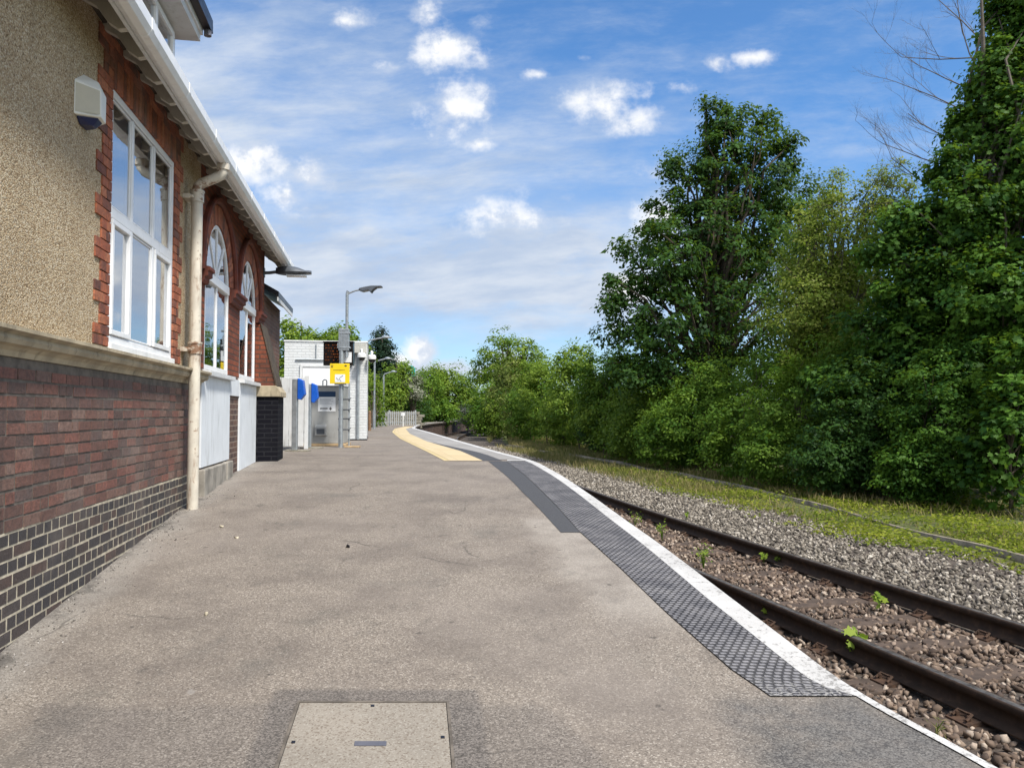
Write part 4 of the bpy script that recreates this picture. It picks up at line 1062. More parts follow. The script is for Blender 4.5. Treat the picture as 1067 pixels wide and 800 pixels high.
# inspection cover
ic = thing('inspection_cover', 'pale concrete-filled inspection cover set in the platform tarmac', 'access cover', (-.63, 0, 0))
def sloped(x0, x1, y0, y1, dz0, dz1, name, mat, parent, bev=0.):
    b = MB(); 
    sh = lambda y: -.125 * (y - 3.533)
    vs = [(x + sh(y), y, zp(y) + dz) for dz in (dz0, dz1) for x, y in ((x0, y0), (x1, y0), (x1, y1), (x0, y1))]
    b.add(vs, [(0, 3, 2, 1), (4, 5, 6, 7), (0, 1, 5, 4), (1, 2, 6, 5), (2, 3, 7, 6), (3, 0, 4, 7)]); return b.build(name, mat, parent, bev)
simple('cover_fill', (.25, .222, .186), .9, var=.12, scale=3, bump=.003)
N = NT(MATS['cover_fill'].node_tree)
pr = [q for q in MATS['cover_fill'].node_tree.nodes if q.type == 'BSDF_PRINCIPLED'][0]
src = pr.inputs['Base Color'].links[0].from_socket
vo = N('ShaderNodeTexVoronoi', {'Vector': geoco(N), 'Scale': 150.}, out='Color')
cc = N.mix(N.ss(N.xyz(vo)[0], .05, .35, .75, 0), src, (.13, .10, .075)); cc = N.mix(N.ss(N.xyz(vo)[1], .7, .95, 0, .6), cc, (.33, .305, .265))
N.t.links.new(cc, pr.inputs['Base Color'])
sloped(-.33, .33, 2.60, 3.53, -.01, .006, 'fill', 'cover_fill', ic)
fm = [(-.345, -.333, 2.6, 3.545), (.333, .345, 2.6, 3.545), (-.333, .333, 3.533, 3.545)]
for i, (a, e, y0, y1) in enumerate(fm): sloped(a, e, y0, y1, -.01, .009, 'rim', 'mortar_dark', ic)
sloped(-.055, .075, 3.15, 3.185, .0062, .009, 'name_plate', 'plate_metal', ic)
for (a, y) in ((.0, 3.50), (-.305, 3.18), (.305, 3.22)):
    k = sloped(a - .008, a + .008, y - .009, y + .009, .0063, .0085, 'key_hole', 'black_paint', ic)

# ------------------------------------------------------------------ vegetation
def leaf_template(kind):
    if kind == 'oval':
        return np.array([(0, 0, 0), (.45, -.30, .05), (1, 0, -.06), (.45, .30, .05)])
    if kind == 'maple':      # five-lobed outline, slightly cupped
        p = [(0, 0), (.18, -.30), (.02, -.52), (.42, -.42), (.62, -.50), (.62, -.22), (1.0, 0), (.62, .22), (.62, .50), (.42, .42), (.02, .52), (.18, .30)]
        return np.array([(x, y, .10 * abs(y) - .10 * x * x) for x, y in p])
    if kind == 'blade':
        return np.array([(0, -.03, 0), (.55, -.035, 0), (1, 0, -.12), (.55, .035, 0)])
def leaf_verts(P, Nrm, size, kind, up_dir=None):
    T = leaf_template(kind); n = len(P)
    Nrm = Nrm / (np.linalg.norm(Nrm, axis=1)[:, None] + 1e-9)
    r = rng.normal(size=(n, 3)) if up_dir is None else up_dir
    A = r - Nrm * np.sum(r * Nrm, 1)[:, None]; A /= np.linalg.norm(A, axis=1)[:, None] + 1e-9
    B = np.cross(Nrm, A)
    V = P[:, None, :] + size[:, None, None] * (T[None, :, 0:1] * A[:, None, :] + T[None, :, 1:2] * B[:, None, :] + T[None, :, 2:3] * Nrm[:, None, :])
    F = np.arange(n * len(T)).reshape(n, len(T))
    return V.reshape(-1, 3), F, len(T)
def lownoise(P, f, seed):
    r = np.random.default_rng(seed); s = np.zeros(len(P))
    for i in range(5):
        k = r.normal(0, f * (1 + .5 * i), 3); s += np.sin(P @ k + r.uniform(0, 6.28)) / (1 + .4 * i)
    return s / 2.6
def crown(lobes, clumps, per, cr, size, mat, kind='oval', gap=-.55, flat=.55, seed=1, inner=.35, droop=.3, name='crown', zmin=-.25, leafmax=1.25):
    """leaf clumps spread through the volume of the given ellipsoids"""
    global rng
    L = np.array(lobes, float)          # cx cy cz rx ry rz
    wt = (L[:, 3] * L[:, 5] + L[:, 4] * L[:, 5] + L[:, 3] * L[:, 4]); wt /= wt.sum()
    k = rng.choice(len(L), clumps, p=wt)
    d = rng.normal(size=(clumps, 3)); d /= np.linalg.norm(d, axis=1)[:, None]
    rad = inner + (1.0 - inner) * rng.random(clumps) ** .55
    rad *= 1 + rng.normal(0, .07, clumps) + np.where(rng.random(clumps) < .10, .20, 0)
    Pc = L[k, :3] + d * L[k, 3:6] * rad[:, None]
    keep = (lownoise(Pc, 1.1 / max(.5, L[:, 3].mean() * .55), seed) > gap) & (Pc[:, 2] > zmin)
    Pc, d, k = Pc[keep], d[keep], k[keep]; n = len(Pc)
    ct = np.clip(rng.normal(.43, .28, n), 0, 1)
    crs = cr * rng.uniform(.65, 1.4, n)
    m = np.maximum(4, (per * rng.uniform(.5, 1.5, n)).astype(int)); idx = np.repeat(np.arange(n), m); N_ = len(idx)
    off = rng.normal(size=(N_, 3)); off /= np.linalg.norm(off, axis=1)[:, None]; off *= (rng.random(N_) ** .45)[:, None]
    P = Pc[idx] + off * crs[idx][:, None] * np.array([1, 1, flat])
    P[:, 2] -= droop * crs[idx] * (off[:, 0] ** 2 + off[:, 1] ** 2)
    Nn = off * .55 + d[idx] * .45 + np.array([0, 0, .65]) + rng.normal(0, .42, (N_, 3))
    sz = size * (rng.uniform(.45, leafmax, N_) * np.where(rng.random(n) < .3, .72, 1.05)[idx])
    k2 = P[:, 2] > zmin
    P, Nn, sz, idx = P[k2], Nn[k2], sz[k2], idx[k2]
    V, F, t = leaf_verts(P, Nn, sz, kind)
    tint = np.clip(ct[idx] + rng.normal(0, .16, len(idx)), 0, 1)
    return raw_mesh(name, V, [F], mat, np.repeat(tint, t)), Pc
def limbs(base, height, tips, r0, mat='bark', lean=(0, 0), name='trunk', nl=90, fork=.35, sides=7):
    """tapered trunk with limbs running out to the leaf clumps"""
    b = MB(); base = np.array(base, float); top = base + np.array([lean[0], lean[1], height])
    pts = [base + (top - base) * t + np.array([math.sin(t * 5 + base[0]) * .12, math.cos(t * 4 + base[1]) * .12, 0]) * t for t in np.linspace(0, 1, 9)]
    b.tube([base - [0, 0, .2]] + pts, [r0 * 1.25] + [r0 * (1 - .85 * t) for t in np.linspace(0, 1, 9)], sides + 2)
    sel = tips[rng.choice(len(tips), min(nl, len(tips)), replace=False)]
    for q in sel:
        h = np.clip((q[2] - base[2]) * random.uniform(.25, .62) / height, fork * .5, .97)
        i = h * 8; a = pts[int(i)] + (pts[min(8, int(i) + 1)] - pts[int(i)]) * (i % 1)
        v = q - a; mid1 = a + v * .35 + np.array([0, 0, .10 * np.linalg.norm(v)]) + rng.normal(0, .06, 3) * np.linalg.norm(v); mid2 = a + v * .7 + np.array([0, 0, .08 * np.linalg.norm(v)]) + rng.normal(0, .05, 3) * np.linalg.norm(v)
        rr = min(r0 * .38, .012 + .022 * np.linalg.norm(v)) 
        b.tube([a, mid1, mid2, q], [rr, rr * .7, rr * .42, rr * .15], 5)
    return b.build(name, mat, None, smooth=True)
def ell(px, py, rx, rz, Y, ry=None):
    c = at(px, py, Y); k = Y / 800
    return (*c, rx * k, ry if ry else max(rx, rz) * k * .9, rz * k)
def tree(name, label, cat, px, Y, lobes, clumps, per, cr, size, mat, group=None, trunk_h=None, r0=.14, bark='bark', nl=80, kind='oval', ground=-.28, lean=(0, 0), seed=1, crownname='crown', trunkname='trunk', **kw):
    b = at(px, 450, Y); base = (b[0], Y, ground)
    L = [ell(*q) for q in lobes]
    f, tips = crown(L, clumps, per, cr, size, mat, kind=kind, seed=seed, name=crownname, **kw)
    h = trunk_h or (max(q[2] + q[5] * .6 for q in L) - ground)
    t = limbs(base, h, tips, r0, bark, lean, trunkname, nl)
    r = thing(name, label, cat, base, 0, group)
    for o in (f, t): o.parent = r; o.matrix_parent_inverse = Matrix.Translation(base).inverted()
    return r
def shrub(label, px, Y, lobes, clumps, per, cr, size, mat, seed=1, **kw):
    kw.setdefault('r0', .045); kw.setdefault('nl', 26); kw.setdefault('zmin', -.30)
    return tree('shrub', label, 'shrub', px, Y, lobes, clumps, per, cr, size, mat, group='shrubs of the lineside thicket', seed=seed, crownname='foliage', trunkname='stem', trunk_h=kw.pop('trunk_h', 1.4), **kw)

# the tall dark sycamore
tree('sycamore_tree', 'tall dark green broadleaf tree standing highest above the lineside thicket', 'tree', 742, 27,
     [(752, 175, 46, 58, 27, 1.7), (730, 245, 60, 60, 27, 2.2), (795, 215, 38, 85, 27.5, 1.8), (690, 275, 52, 42, 26.5, 2.0), (700, 335, 70, 45, 26.5, 2.4), (775, 320, 55, 75, 27, 2.2),
      (655, 322, 30, 42, 26.5, 1.2), (700, 215, 26, 26, 27, 1.), (813, 150, 14, 30, 27, .8), (755, 130, 22, 22, 27, .8), (720, 385, 75, 28, 26.5, 2.2), (660, 385, 40, 20, 26, 1.4), (738, 122, 8, 18, 27, .4), (772, 122, 8, 20, 27, .4), (800, 135, 10, 22, 27, .5), (822, 168, 8, 32, 27, .5), (826, 215, 12, 24, 27, .6), (703, 172, 10, 16, 27, .5), (676, 238, 14, 12, 27, .6), (650, 262, 14, 14, 26.5, .6), (640, 300, 14, 16, 26.5, .6), (632, 345, 14, 12, 26.5, .6)],
     1000, 66, .44, .17, 'leaf_sycamore', r0=.24, nl=150, gap=-.5, seed=3, inner=.25)
# yellow-green thin-leaved tree, with the bare twiggy one behind it
tree('birch_tree', 'airy yellow-green tree between the dark tall tree and the bare twigs', 'tree', 868, 22.5,
     [(850, 262, 38, 66, 21.5, 1.4), (885, 290, 42, 60, 21, 1.4), (838, 330, 46, 60, 21, 1.5), (908, 235, 32, 50, 21.5, 1.), (868, 205, 18, 32, 21.5, .8), (860, 370, 50, 40, 20.8, 1.4), (930, 200, 20, 40, 21.5, .8)],
     900, 52, .34, .10, 'leaf_yellow', r0=.12, nl=150, gap=-.5, seed=5, inner=.2, bark='bare_bark')
def bare_tree(label, base, tips_, r0):
    r = thing('bare_tree', label, 'tree', tuple(base)); b = MB(); rr = random.Random(11)
    def grow(p, d, L, rad, lv):
        n = 4; pts = [p]; q = p.copy(); dd = d.copy()
        for i in range(n):
            dd = (dd + Vector((rr.uniform(-.16, .16), rr.uniform(-.16, .16), rr.uniform(-.10, .16)))).normalized(); q = q + dd * L / n; pts.append(q.copy())
        b.tube(pts, [rad * (1 - .55 * i / n) for i in range(n + 1)], 6 if lv < 2 else 4)
        if lv >= 5: return
        for i in range(1, n + 1):
            for _ in range(1 if lv < 3 else rr.choice((1, 1, 2))):
                if rr.random() < .86:
                    ax = Vector((rr.uniform(-1, 1), rr.uniform(-1, 1), rr.uniform(-.4, .8)))
                    grow(pts[i], (dd * .75 + ax * .62).normalized(), L * rr.uniform(.42, .68), rad * .45, lv + 1)
    for (px, py, (hx, hz)) in tips_:
        p = Vector(at(px, py, 20 + rr.uniform(-.6, .6)))
        grow(p, Vector((hx, rr.uniform(-.4, .4), hz)).normalized(), rr.uniform(1.5, 2.3), .019, 1)
    top = [Vector(at(px, py, 20.)) for px, py in ((1012, 330), (1013, 240), (1007, 200), (1010, 165), (1006, 140), (1012, 118), (1013, 96), (1019, 76), (1021, 61), (1026, 50), (1025, 32))]
    b.tube([Vector(base) - Vector((0, 0, .2)), Vector(base) + Vector((0, 0, 2.))] + top, [r0 * 1.4, r0 * 1.3, r0, r0 * .8, r0 * .68, r0 * .6, r0 * .52, r0 * .44, r0 * .38, r0 * .3, r0 * .24, r0 * .16, r0 * .06], 9)
    o = b.build('branches', 'bare_bark', None, smooth=True); o.parent = r; o.matrix_parent_inverse = Matrix.Translation(base).inverted()
b0 = at(1012, 450, 20); b0[2] = -.28
bare_tree('leafless twiggy tree reaching into the blue sky at upper right', b0, [(1005, 178, (-1., .25)), (1008, 150, (-.9, .45)), (1012, 120, (-.85, .6)), (1015, 95, (-.9, .35)), (1020, 75, (-.6, .8)), (1000, 200, (-1., .05)), (985, 205, (-.9, .6)), (1022, 60, (-.95, .25)), (1026, 50, (-.5, 1.))], .07)

# big maple mass at the right
tree('maple_tree', 'large deep green maple rising out of frame at the right edge', 'tree', 1030, 17,
     [(1072, 40, 40, 62, 17.5, 1.4), (1040, 78, 26, 40, 17.2, .9), (1062, 8, 30, 34, 17.4, 1.), (1036, 112, 26, 30, 17.1, .9), (1052, 150, 46, 56, 17, 1.5), (1005, 128, 16, 22, 17.2, .6), (1085, 210, 50, 80, 16.5, 1.7), (1000, 225, 46, 52, 16.8, 1.3), (948, 232, 34, 24, 17.1, .9), (1035, 310, 70, 60, 16.2, 1.6), (960, 300, 42, 42, 17, 1.2), (915, 262, 22, 18, 17.4, .7), (1095, 330, 56, 90, 16, 1.8), (985, 170, 16, 22, 17, .6), (1000, 385, 60, 40, 16.4, 1.3)],
     1500, 72, .36, .105, 'leaf_maple', r0=.16, nl=150, gap=-.48, seed=8, kind='maple', inner=.1, bark='bare_bark')
tree('maple_tree', 'mid-height maple with layered leaves just left of the tallest right-hand crown', 'tree', 948, 18.5,
     [(962, 285, 36, 62, 18.5, 1.4), (935, 355, 56, 52, 18, 1.6), (975, 380, 60, 60, 17.6, 1.5), (890, 400, 52, 40, 18.2, 1.5)],
     800, 66, .34, .102, 'leaf_maple', r0=.11, nl=120, gap=-.35, seed=9, kind='maple', inner=.1, bark='bare_bark')
tree('ash_tree', 'slender young tree filling the gap behind the yellow-green crown', 'tree', 835, 31,
     [(835, 240, 30, 60, 31, 1.6), (850, 330, 60, 70, 31, 2.2), (930, 340, 70, 80, 30, 2.2)], 420, 50, .5, .19, 'leaf_wood', r0=.15, nl=60, seed=12)

# thicket from near to far
shrub('glossy dark maple sapling with big lobed leaves at the near right end of the thicket', 1052, 14.0, [(1052, 455, 34, 72, 14.0, .7), (1075, 400, 40, 70, 14.2, .8), (1030, 490, 30, 40, 14.3, .6)], 260, 26, .24, .13, 'leaf_maple', 21, kind='maple', trunk_h=2.6)
shrub('dense dark shrub left of the big-leaved sapling', 985, 15.4, [(985, 440, 60, 75, 15.6, 1.0), (960, 490, 50, 36, 15.3, .8), (1010, 395, 50, 50, 16, 1.)], 598, 50, .25, 0.090, 'leaf_maple', 22, kind='oval')
shrub('broad shrub with shadowed hollow low in its front, below the mid-height maple', 905, 16.8, [(905, 440, 62, 66, 17.2, 1.1), (870, 475, 48, 34, 17.0, .9), (930, 480, 50, 34, 16.8, .8)], 598, 50, .27, 0.095, 'leaf_sycamore', 23)
shrub('bramble mound in front of the yellow-green tree', 838, 18.8, [(838, 420, 58, 60, 19.2, 1.2), (815, 470, 50, 34, 18.8, 1.0), (868, 400, 40, 50, 19.4, 1.)], 598, 47, .28, 0.095, 'leaf_bramble', 24)
shrub('rounded green thicket shrub below the right side of the tall dark tree', 780, 21.2, [(780, 440, 52, 50, 21.6, 1.3), (805, 400, 40, 45, 22, 1.2), (760, 470, 40, 28, 21.3, 1.0)], 505, 50, .30, 0.103, 'leaf_bramble', 25)
shrub('pale bramble shrub directly below the trunk of the tall dark tree', 725, 24.0, [(725, 435, 50, 46, 24.4, 1.5), (745, 405, 40, 36, 24.6, 1.2), (700, 455, 34, 30, 24.2, 1.)], 482, 50, .33, 0.107, 'leaf_bramble', 26)
shrub('low leafy mound between the lime-green shrub and the pale bramble', 700, 25.2, [(700, 450, 36, 32, 25.4, 1.3), (718, 462, 26, 22, 25.1, 1.)], 300, 44, .33, .11, 'leaf_bramble', 45)
shrub('small bright mound filling the gap left of the lime-green shrub', 658, 29.2, [(658, 440, 28, 32, 29.5, 1.3), (648, 456, 22, 18, 29.2, 1.)], 260, 44, .36, .125, 'leaf_bright', 46)
shrub('dark-leaved mound among the paler shrubs at mid thicket', 622, 33.5, [(622, 432, 26, 34, 34, 1.5), (630, 452, 22, 18, 33.6, 1.1)], 260, 40, .38, .14, 'leaf_sycamore', 47)
shrub('pale shrub at the foot of the yellowish one, nearest the verge', 588, 39, [(588, 432, 24, 30, 39.5, 1.5), (594, 448, 20, 16, 39, 1.1)], 240, 40, .42, .155, 'leaf_bright', 48)
shrub('arching lime-green shrub at the left foot of the tall dark tree', 676, 27.0, [(676, 428, 40, 44, 27.4, 1.5), (690, 405, 36, 30, 27.6, 1.4), (660, 452, 30, 24, 27.2, 1.)], 413, 50, .36, 0.116, 'leaf_bright', 27)
shrub('mid-green shrub with a dark gap at its foot, middle of the thicket', 642, 31, [(642, 420, 34, 44, 31.5, 1.5), (630, 392, 30, 28, 31.8, 1.4), (655, 448, 28, 22, 31.2, 1.)], 320, 36, .40, .15, 'leaf_bramble', 28)
shrub('spiky-topped light green shrub with a few shoots against the sky', 604, 36, [(604, 412, 34, 44, 36.5, 1.8), (598, 380, 22, 18, 36.8, 1.2), (600, 366, 5, 14, 37, .4), (588, 370, 4, 12, 37, .4), (614, 368, 4, 10, 37, .4), (618, 440, 28, 24, 36.2, 1.2)], 320, 36, .44, .165, 'leaf_bright', 29)
shrub('yellowish shrub in the far half of the thicket', 570, 42, [(570, 415, 30, 38, 42.5, 1.8), (562, 390, 24, 20, 43, 1.4), (580, 440, 26, 20, 42.2, 1.2)], 280, 36, .48, .18, 'leaf_bright', 30)
shrub('olive brown-tinged shrub toward the far end of the thicket', 536, 50, [(536, 412, 26, 36, 50.5, 1.9), (530, 394, 16, 18, 51, 1.4), (545, 440, 24, 18, 50.2, 1.2)], 260, 36, .52, .2, 'leaf_olive', 31)
shrub('soft green shrub filling the thicket before the olive one', 553, 46, [(553, 425, 24, 32, 46.5, 1.7), (545, 438, 20, 20, 46.2, 1.3)], 280, 40, .46, .175, 'leaf_bramble', 49)
shrub('bright shrub between the olive one and the last low shrub', 521, 55, [(521, 424, 20, 28, 55.5, 1.7), (516, 438, 16, 16, 55, 1.3)], 260, 40, .5, .19, 'leaf_bright', 52)
shrub('leafy shrub overhanging the verge at the middle of the thicket', 630, 32, [(628, 425, 26, 34, 32.2, 1.4)], 260, 42, .38, .14, 'leaf_bright', 53)
shrub('last low shrub of the thicket where the track bends away', 509, 62, [(512, 420, 22, 28, 62, 2.), (505, 436, 18, 16, 61, 1.6)], 220, 36, .6, .23, 'leaf_bramble', 32)
tree('round_tree', 'round-topped light green tree above the far end of the thicket', 'tree', 530, 68, [(530, 372, 36, 25, 68, 3.), (512, 385, 22, 18, 68, 2.), (552, 380, 22, 22, 68, 2.), (525, 405, 34, 25, 68, 3.)], 420, 40, .62, .26, 'leaf_bright', r0=.3, nl=60, seed=34, gap=-.5)
# trees across the far end
tree('far_tree', 'bright broad tree in the middle distance straight over the track bend', 'tree', 466, 78, [(470, 408, 26, 28, 78, 3.), (450, 400, 18, 22, 78, 2.5), (485, 420, 16, 22, 78, 2.)], 380, 40, .75, .30, 'leaf_bright', 'trees across the far end', r0=.3, nl=40, seed=35)
tree('far_tree', 'leaning dark-footed tree above the stone wall beyond the fence', 'tree', 446, 66, [(446, 412, 18, 28, 66, 2.), (458, 430, 18, 16, 66, 2.)], 260, 40, .6, .25, 'leaf_bramble', 'trees across the far end', r0=.2, nl=40, seed=36)
shrub('grey blossom-covered bush just above the far palisade fence', 430, 57, [(429, 402, 13, 14, 57, 1.2), (425, 396, 8, 8, 57, .8)], 130, 36, .42, .16, 'leaf_grey', 37, trunk_h=2.)
tree('far_tree', 'ivy-dark small tree with a shadowed hollow under the grey bush', 'tree', 436, 60, [(436, 425, 14, 18, 60, 1.4), (424, 424, 10, 14, 60, 1.2)], 180, 36, .45, .18, 'leaf_sycamore', 'trees across the far end', r0=.15, nl=20, seed=38)
tree('far_tree', 'leafy light tree between the conifer and the grey bush', 'tree', 412, 56, [(412, 402, 14, 22, 56, 1.8), (402, 418, 16, 18, 55, 1.8), (420, 385, 8, 10, 57, 1.)], 240, 36, .55, .22, 'leaf_bright', 'trees across the far end', r0=.18, nl=30, seed=39)
shrub('upright green bush beside the hut corner and timber post', 388, 40, [(390, 420, 8, 26, 42, 1.), (386, 400, 7, 14, 42, 1.)], 130, 34, .4, .16, 'leaf_bright', 40)
shrub('white-flecked small bush by the bend in the rails', 487, 70, [(487, 432, 8, 10, 70, 1.2)], 90, 36, .5, .2, 'leaf_grey', 41)
tree('conifer_tree', 'dark conical conifer just right of the white hut roof', 'tree', 397, 60, [(397, 394, 23, 20, 60, 1.7), (397, 376, 18, 16, 60, 1.4), (397, 361, 12, 13, 60, .9), (397, 349, 6, 9, 60, .45), (398, 412, 24, 14, 60, 1.7)], 620, 40, .5, .2, 'leaf_conifer', r0=.25, nl=30, seed=42, gap=-.9, inner=.1, droop=.6)
tree('back_tree', 'leafy light-green tree directly behind the left part of the white hut', 'tree', 312, 31, [(305, 362, 26, 26, 31, 1.4), (325, 366, 24, 22, 31, 1.2), (295, 345, 10, 14, 31, .6), (312, 400, 34, 30, 31, 1.6)], 330, 36, .42, .17, 'leaf_bright', 'trees behind the white hut', r0=.14, nl=60, seed=43)
tree('back_tree', 'taller sprigged tree behind the lamp post and departure board', 'tree', 356, 33, [(352, 362, 24, 20, 33, 1.3), (362, 347, 10, 14, 33, .6), (340, 360, 18, 16, 33, 1.), (370, 368, 14, 16, 33, .8), (352, 400, 34, 28, 33, 1.5)], 330, 36, .40, .17, 'leaf_bright', 'trees behind the white hut', r0=.14, nl=60, seed=44)
# far woodland: a mass nobody could count
L = []
for q in np.linspace(-1, 1, 34):
    a = q * 1.15; d = 125 + 20 * math.sin(q * 9); L.append((d * math.sin(a), d * math.cos(a), 2.2 + 1.2 * math.sin(q * 23), 9, 6, 3.4 + .9 * math.sin(q * 31)))
f, _ = crown(L, 3600, 26, 1.3, .55, 'leaf_wood', seed=50, gap=-2, inner=.3, name='far_woodland')
tag(f, 'low belt of distant woodland closing the view beyond the station', 'woodland', kind='stuff')
# second row of the thicket on the bank, so the hedge has depth
L = []
for y in np.arange(10, 74, 2.6):
    x = np.interp(y, HEDGE[:, 1], HEDGE[:, 0]) + 4.2; L.append((x, y + 1.5, 1.4 + .4 * math.sin(y * 1.7), 2.2, 1.9, 1.9 + .5 * math.sin(y * 2.3)))
f, _ = crown(L, 1900, 40, .5, .19, 'leaf_sycamore', seed=51, gap=-2, inner=.15, name='undergrowth')
tag(f, 'dark undergrowth on the bank behind the lineside shrubs', 'undergrowth', kind='stuff')

# ground cover, grass and weeds
def verge_pts(n, y0, y1, lo, hi, bias=1.5):
    y = y0 + (y1 - y0) * rng.random(n) ** bias; t = rng.random(n)
    a = np.interp(y, NEAR[:, 1], NEAR[:, 0]); a = np.interp(y, FAR[:, 1], FAR[:, 0]) + lo
    b = np.interp(y, HEDGE[:, 1], HEDGE[:, 0]) + hi
    return a + (b - a) * t, y, t
x, y, t = verge_pts(120000, 7, 32, 1.9, 1.0, 1.4)
P = np.c_[x, y, np.zeros(len(x))]
dens = lownoise(P * [1, 1, 0], 1.1, 61) * .6 + .62 - np.clip((y - 17) / 12, 0, 1) * .65 - np.clip((.16 - t) / .16, 0, 1) * .7
kx = np.interp(y, KERB[:, 1], KERB[:, 0]); near = np.abs(x - kx) < .22
dens -= np.where(near, np.where(lownoise(P, .5, 77) > -.1, .6, .0), 0)
k = rng.random(len(x)) < dens
P = P[k]; P[:, 2] = -.275 + rng.random(len(P)) ** 1.2 * (.05 + .22 * np.clip(lownoise(P, 1.5, 62) + .1, 0, 1) + .22 * np.clip((t[k] - .72) / .28, 0, 1))
V, F, tt = leaf_verts(P, rng.normal(0, .4, P.shape) + [0, 0, 1], rng.uniform(.035, .085, len(P)), 'oval')
tag(raw_mesh('ground_cover', V, [F], 'leaf_ground', np.repeat(np.clip(.5 + .35 * lownoise(P, .9, 63) + rng.normal(0, .18, len(P)), 0, 1), tt)), 'low yellow-green creeping plants over the verge beside the grey ballast', 'ground cover', kind='stuff')
x, y, t = verge_pts(90000, 8, 75, 2.0, 1.2, 1.25)
P = np.c_[x, y, np.zeros(len(x))]
dens = lownoise(P, .8, 64) * .5 + .25 + np.clip((y - 13) / 9, 0, .8) - np.clip((.15 - t) / .15, 0, 1) * .6
k = rng.random(len(x)) < dens
kx = np.interp(y, KERB[:, 1], KERB[:, 0]); k &= ~((x - kx < .12) & (x - kx > -.45 - .012 * y) & (lownoise(P, .5, 77) > np.where(y > 17, -.55, -.25)))
P = P[k]; P[:, 2] = -.29
h = rng.uniform(.07, .26, len(P)) * np.interp(P[:, 1], [8, 30, 75], [.8, 1.3, 2.2])
up = np.c_[rng.normal(0, .38, (len(P), 2)), np.ones(len(P))]
side = np.c_[rng.normal(size=(len(P), 2)), np.zeros(len(P))]
T = leaf_template('blade').copy(); 
Nn = np.cross(side, up)
V, F, tt = leaf_verts(P, Nn, h, 'blade', up)
tag(raw_mesh('grass', V, [F], 'leaf_grass', np.repeat(np.clip(.5 + .4 * lownoise(P, .5, 65) + rng.normal(0, .2, len(P)), 0, 1), tt)), 'rough sun-bleached grass along the verge and cable trough', 'grass', kind='stuff')

def weed(x, y, z, h, n, size, label, kind='maple', group='weeds in the track', mat='leaf_weed'):
    r = thing('weed', label, 'weed', (x, y, z), 0, group); b = MB(); tips = []
    for i in range(max(2, n // 5)):
        a = rng.uniform(0, 6.28); q = np.array([math.cos(a) * h * .35, math.sin(a) * h * .35, h * rng.uniform(.6, 1)])
        b.tube([(0, 0, -.03), tuple(q * [.3, .3, .55]), tuple(q)], [.004, .003, .0015], 4); tips.append(q)
    o = b.build('stem', 'leaf_weed', r)
    tips = np.array(tips); idx = rng.integers(0, len(tips), n); P = tips[idx] * rng.uniform(.55, 1.05, (n, 1)) + rng.normal(0, h * .13, (n, 3)); P[:, 2] = np.maximum(P[:, 2], .01)
    V, F, tt = leaf_verts(P, rng.normal(0, .5, (n, 3)) + [-.2, -.5, .8], rng.uniform(.6, 1.2, n) * size, kind)
    f = raw_mesh('leaves', V, [F], mat, np.repeat(rng.random(n), tt)); f.parent = r
def g0(px, py, z=-.2):
    u = (px - 533.5) / 800; v = (400 - py) / 800
    d = (u, math.cos(PITCH) - v * math.sin(PITCH), math.sin(PITCH) + v * math.cos(PITCH)); t = (z - 1.6) / d[2]
    return t * d[0], t * d[1]
for (px, py, h, n, size, lab) in (
    (889, 680, .16, 12, .075, 'bright sycamore seedling on the inside of the near rail'),
    (917, 632, .13, 10, .065, 'small lime seedling against the far rail, nearest the right edge'),
    (796, 641, .10, 8, .05, 'tiny seedling beside the near rail just past the white line'),
    (815, 586, .12, 9, .05, 'seedling pair sprouting by the middle of the far rail'),
    (796, 584, .09, 7, .045, 'pale little sprout left of the far-rail seedlings'),
    (733, 588, .22, 46, .035, 'fluffy yellow-green weed clump in the middle of the track'),
    (690, 560, .20, 36, .035, 'loose weed clump next to the platform edge coping'),
    (662, 545, .18, 26, .035, 'farthest low weed tuft between the rails'),
    (975, 765, .10, 20, .05, 'dry straw-coloured tuft beside the near rail at lower right'),
    (715, 540, .10, 9, .045, 'dark green sprig on the shoulder outside the far rail')):
    x, y = g0(px, py)
    weed(x, y, -.22, h * 1.15, int(n * 1.3), size * 1.1, lab, 'maple' if n < 15 else ('blade' if 'straw' in lab else 'oval'), mat='leaf_grass' if 'straw' in lab else 'leaf_weed')
# fallen twigs under the sapling
b = MB()
for i in range(26):
    y = random.uniform(12.5, 20); x = np.interp(y, HEDGE[:, 1], HEDGE[:, 0]) + random.uniform(-.5, .3); a = random.uniform(0, 3.1); l = random.uniform(.2, .6)
    b.tube([(x, y, -.26), (x + math.cos(a) * l * .5, y + math.sin(a) * l * .5, -.2 + random.uniform(0, .12)), (x + math.cos(a) * l, y + math.sin(a) * l, -.22)], [.012, .009, .004], 5)
tag(b.build('twigs', 'bare_bark'), 'scattered dead twigs at the foot of the thicket', 'twigs', kind='stuff')

# ------------------------------------------------------------------ sky, sun
SUN_EL, SUN_AZ = R(55), R(138)       # azimuth clockwise from +Y: behind the camera, to the right
S = Vector((math.sin(SUN_AZ) * math.cos(SUN_EL), math.cos(SUN_AZ) * math.cos(SUN_EL), math.sin(SUN_EL)))
sl = bpy.data.lights.new('sun', 'SUN'); sl.energy = 3.9; sl.angle = R(8); sl.color = (1, .955, .88)
so = bpy.data.objects.new('sun', sl); C.objects.link(so); so.rotation_euler = S.to_track_quat('Z', 'Y').to_euler()

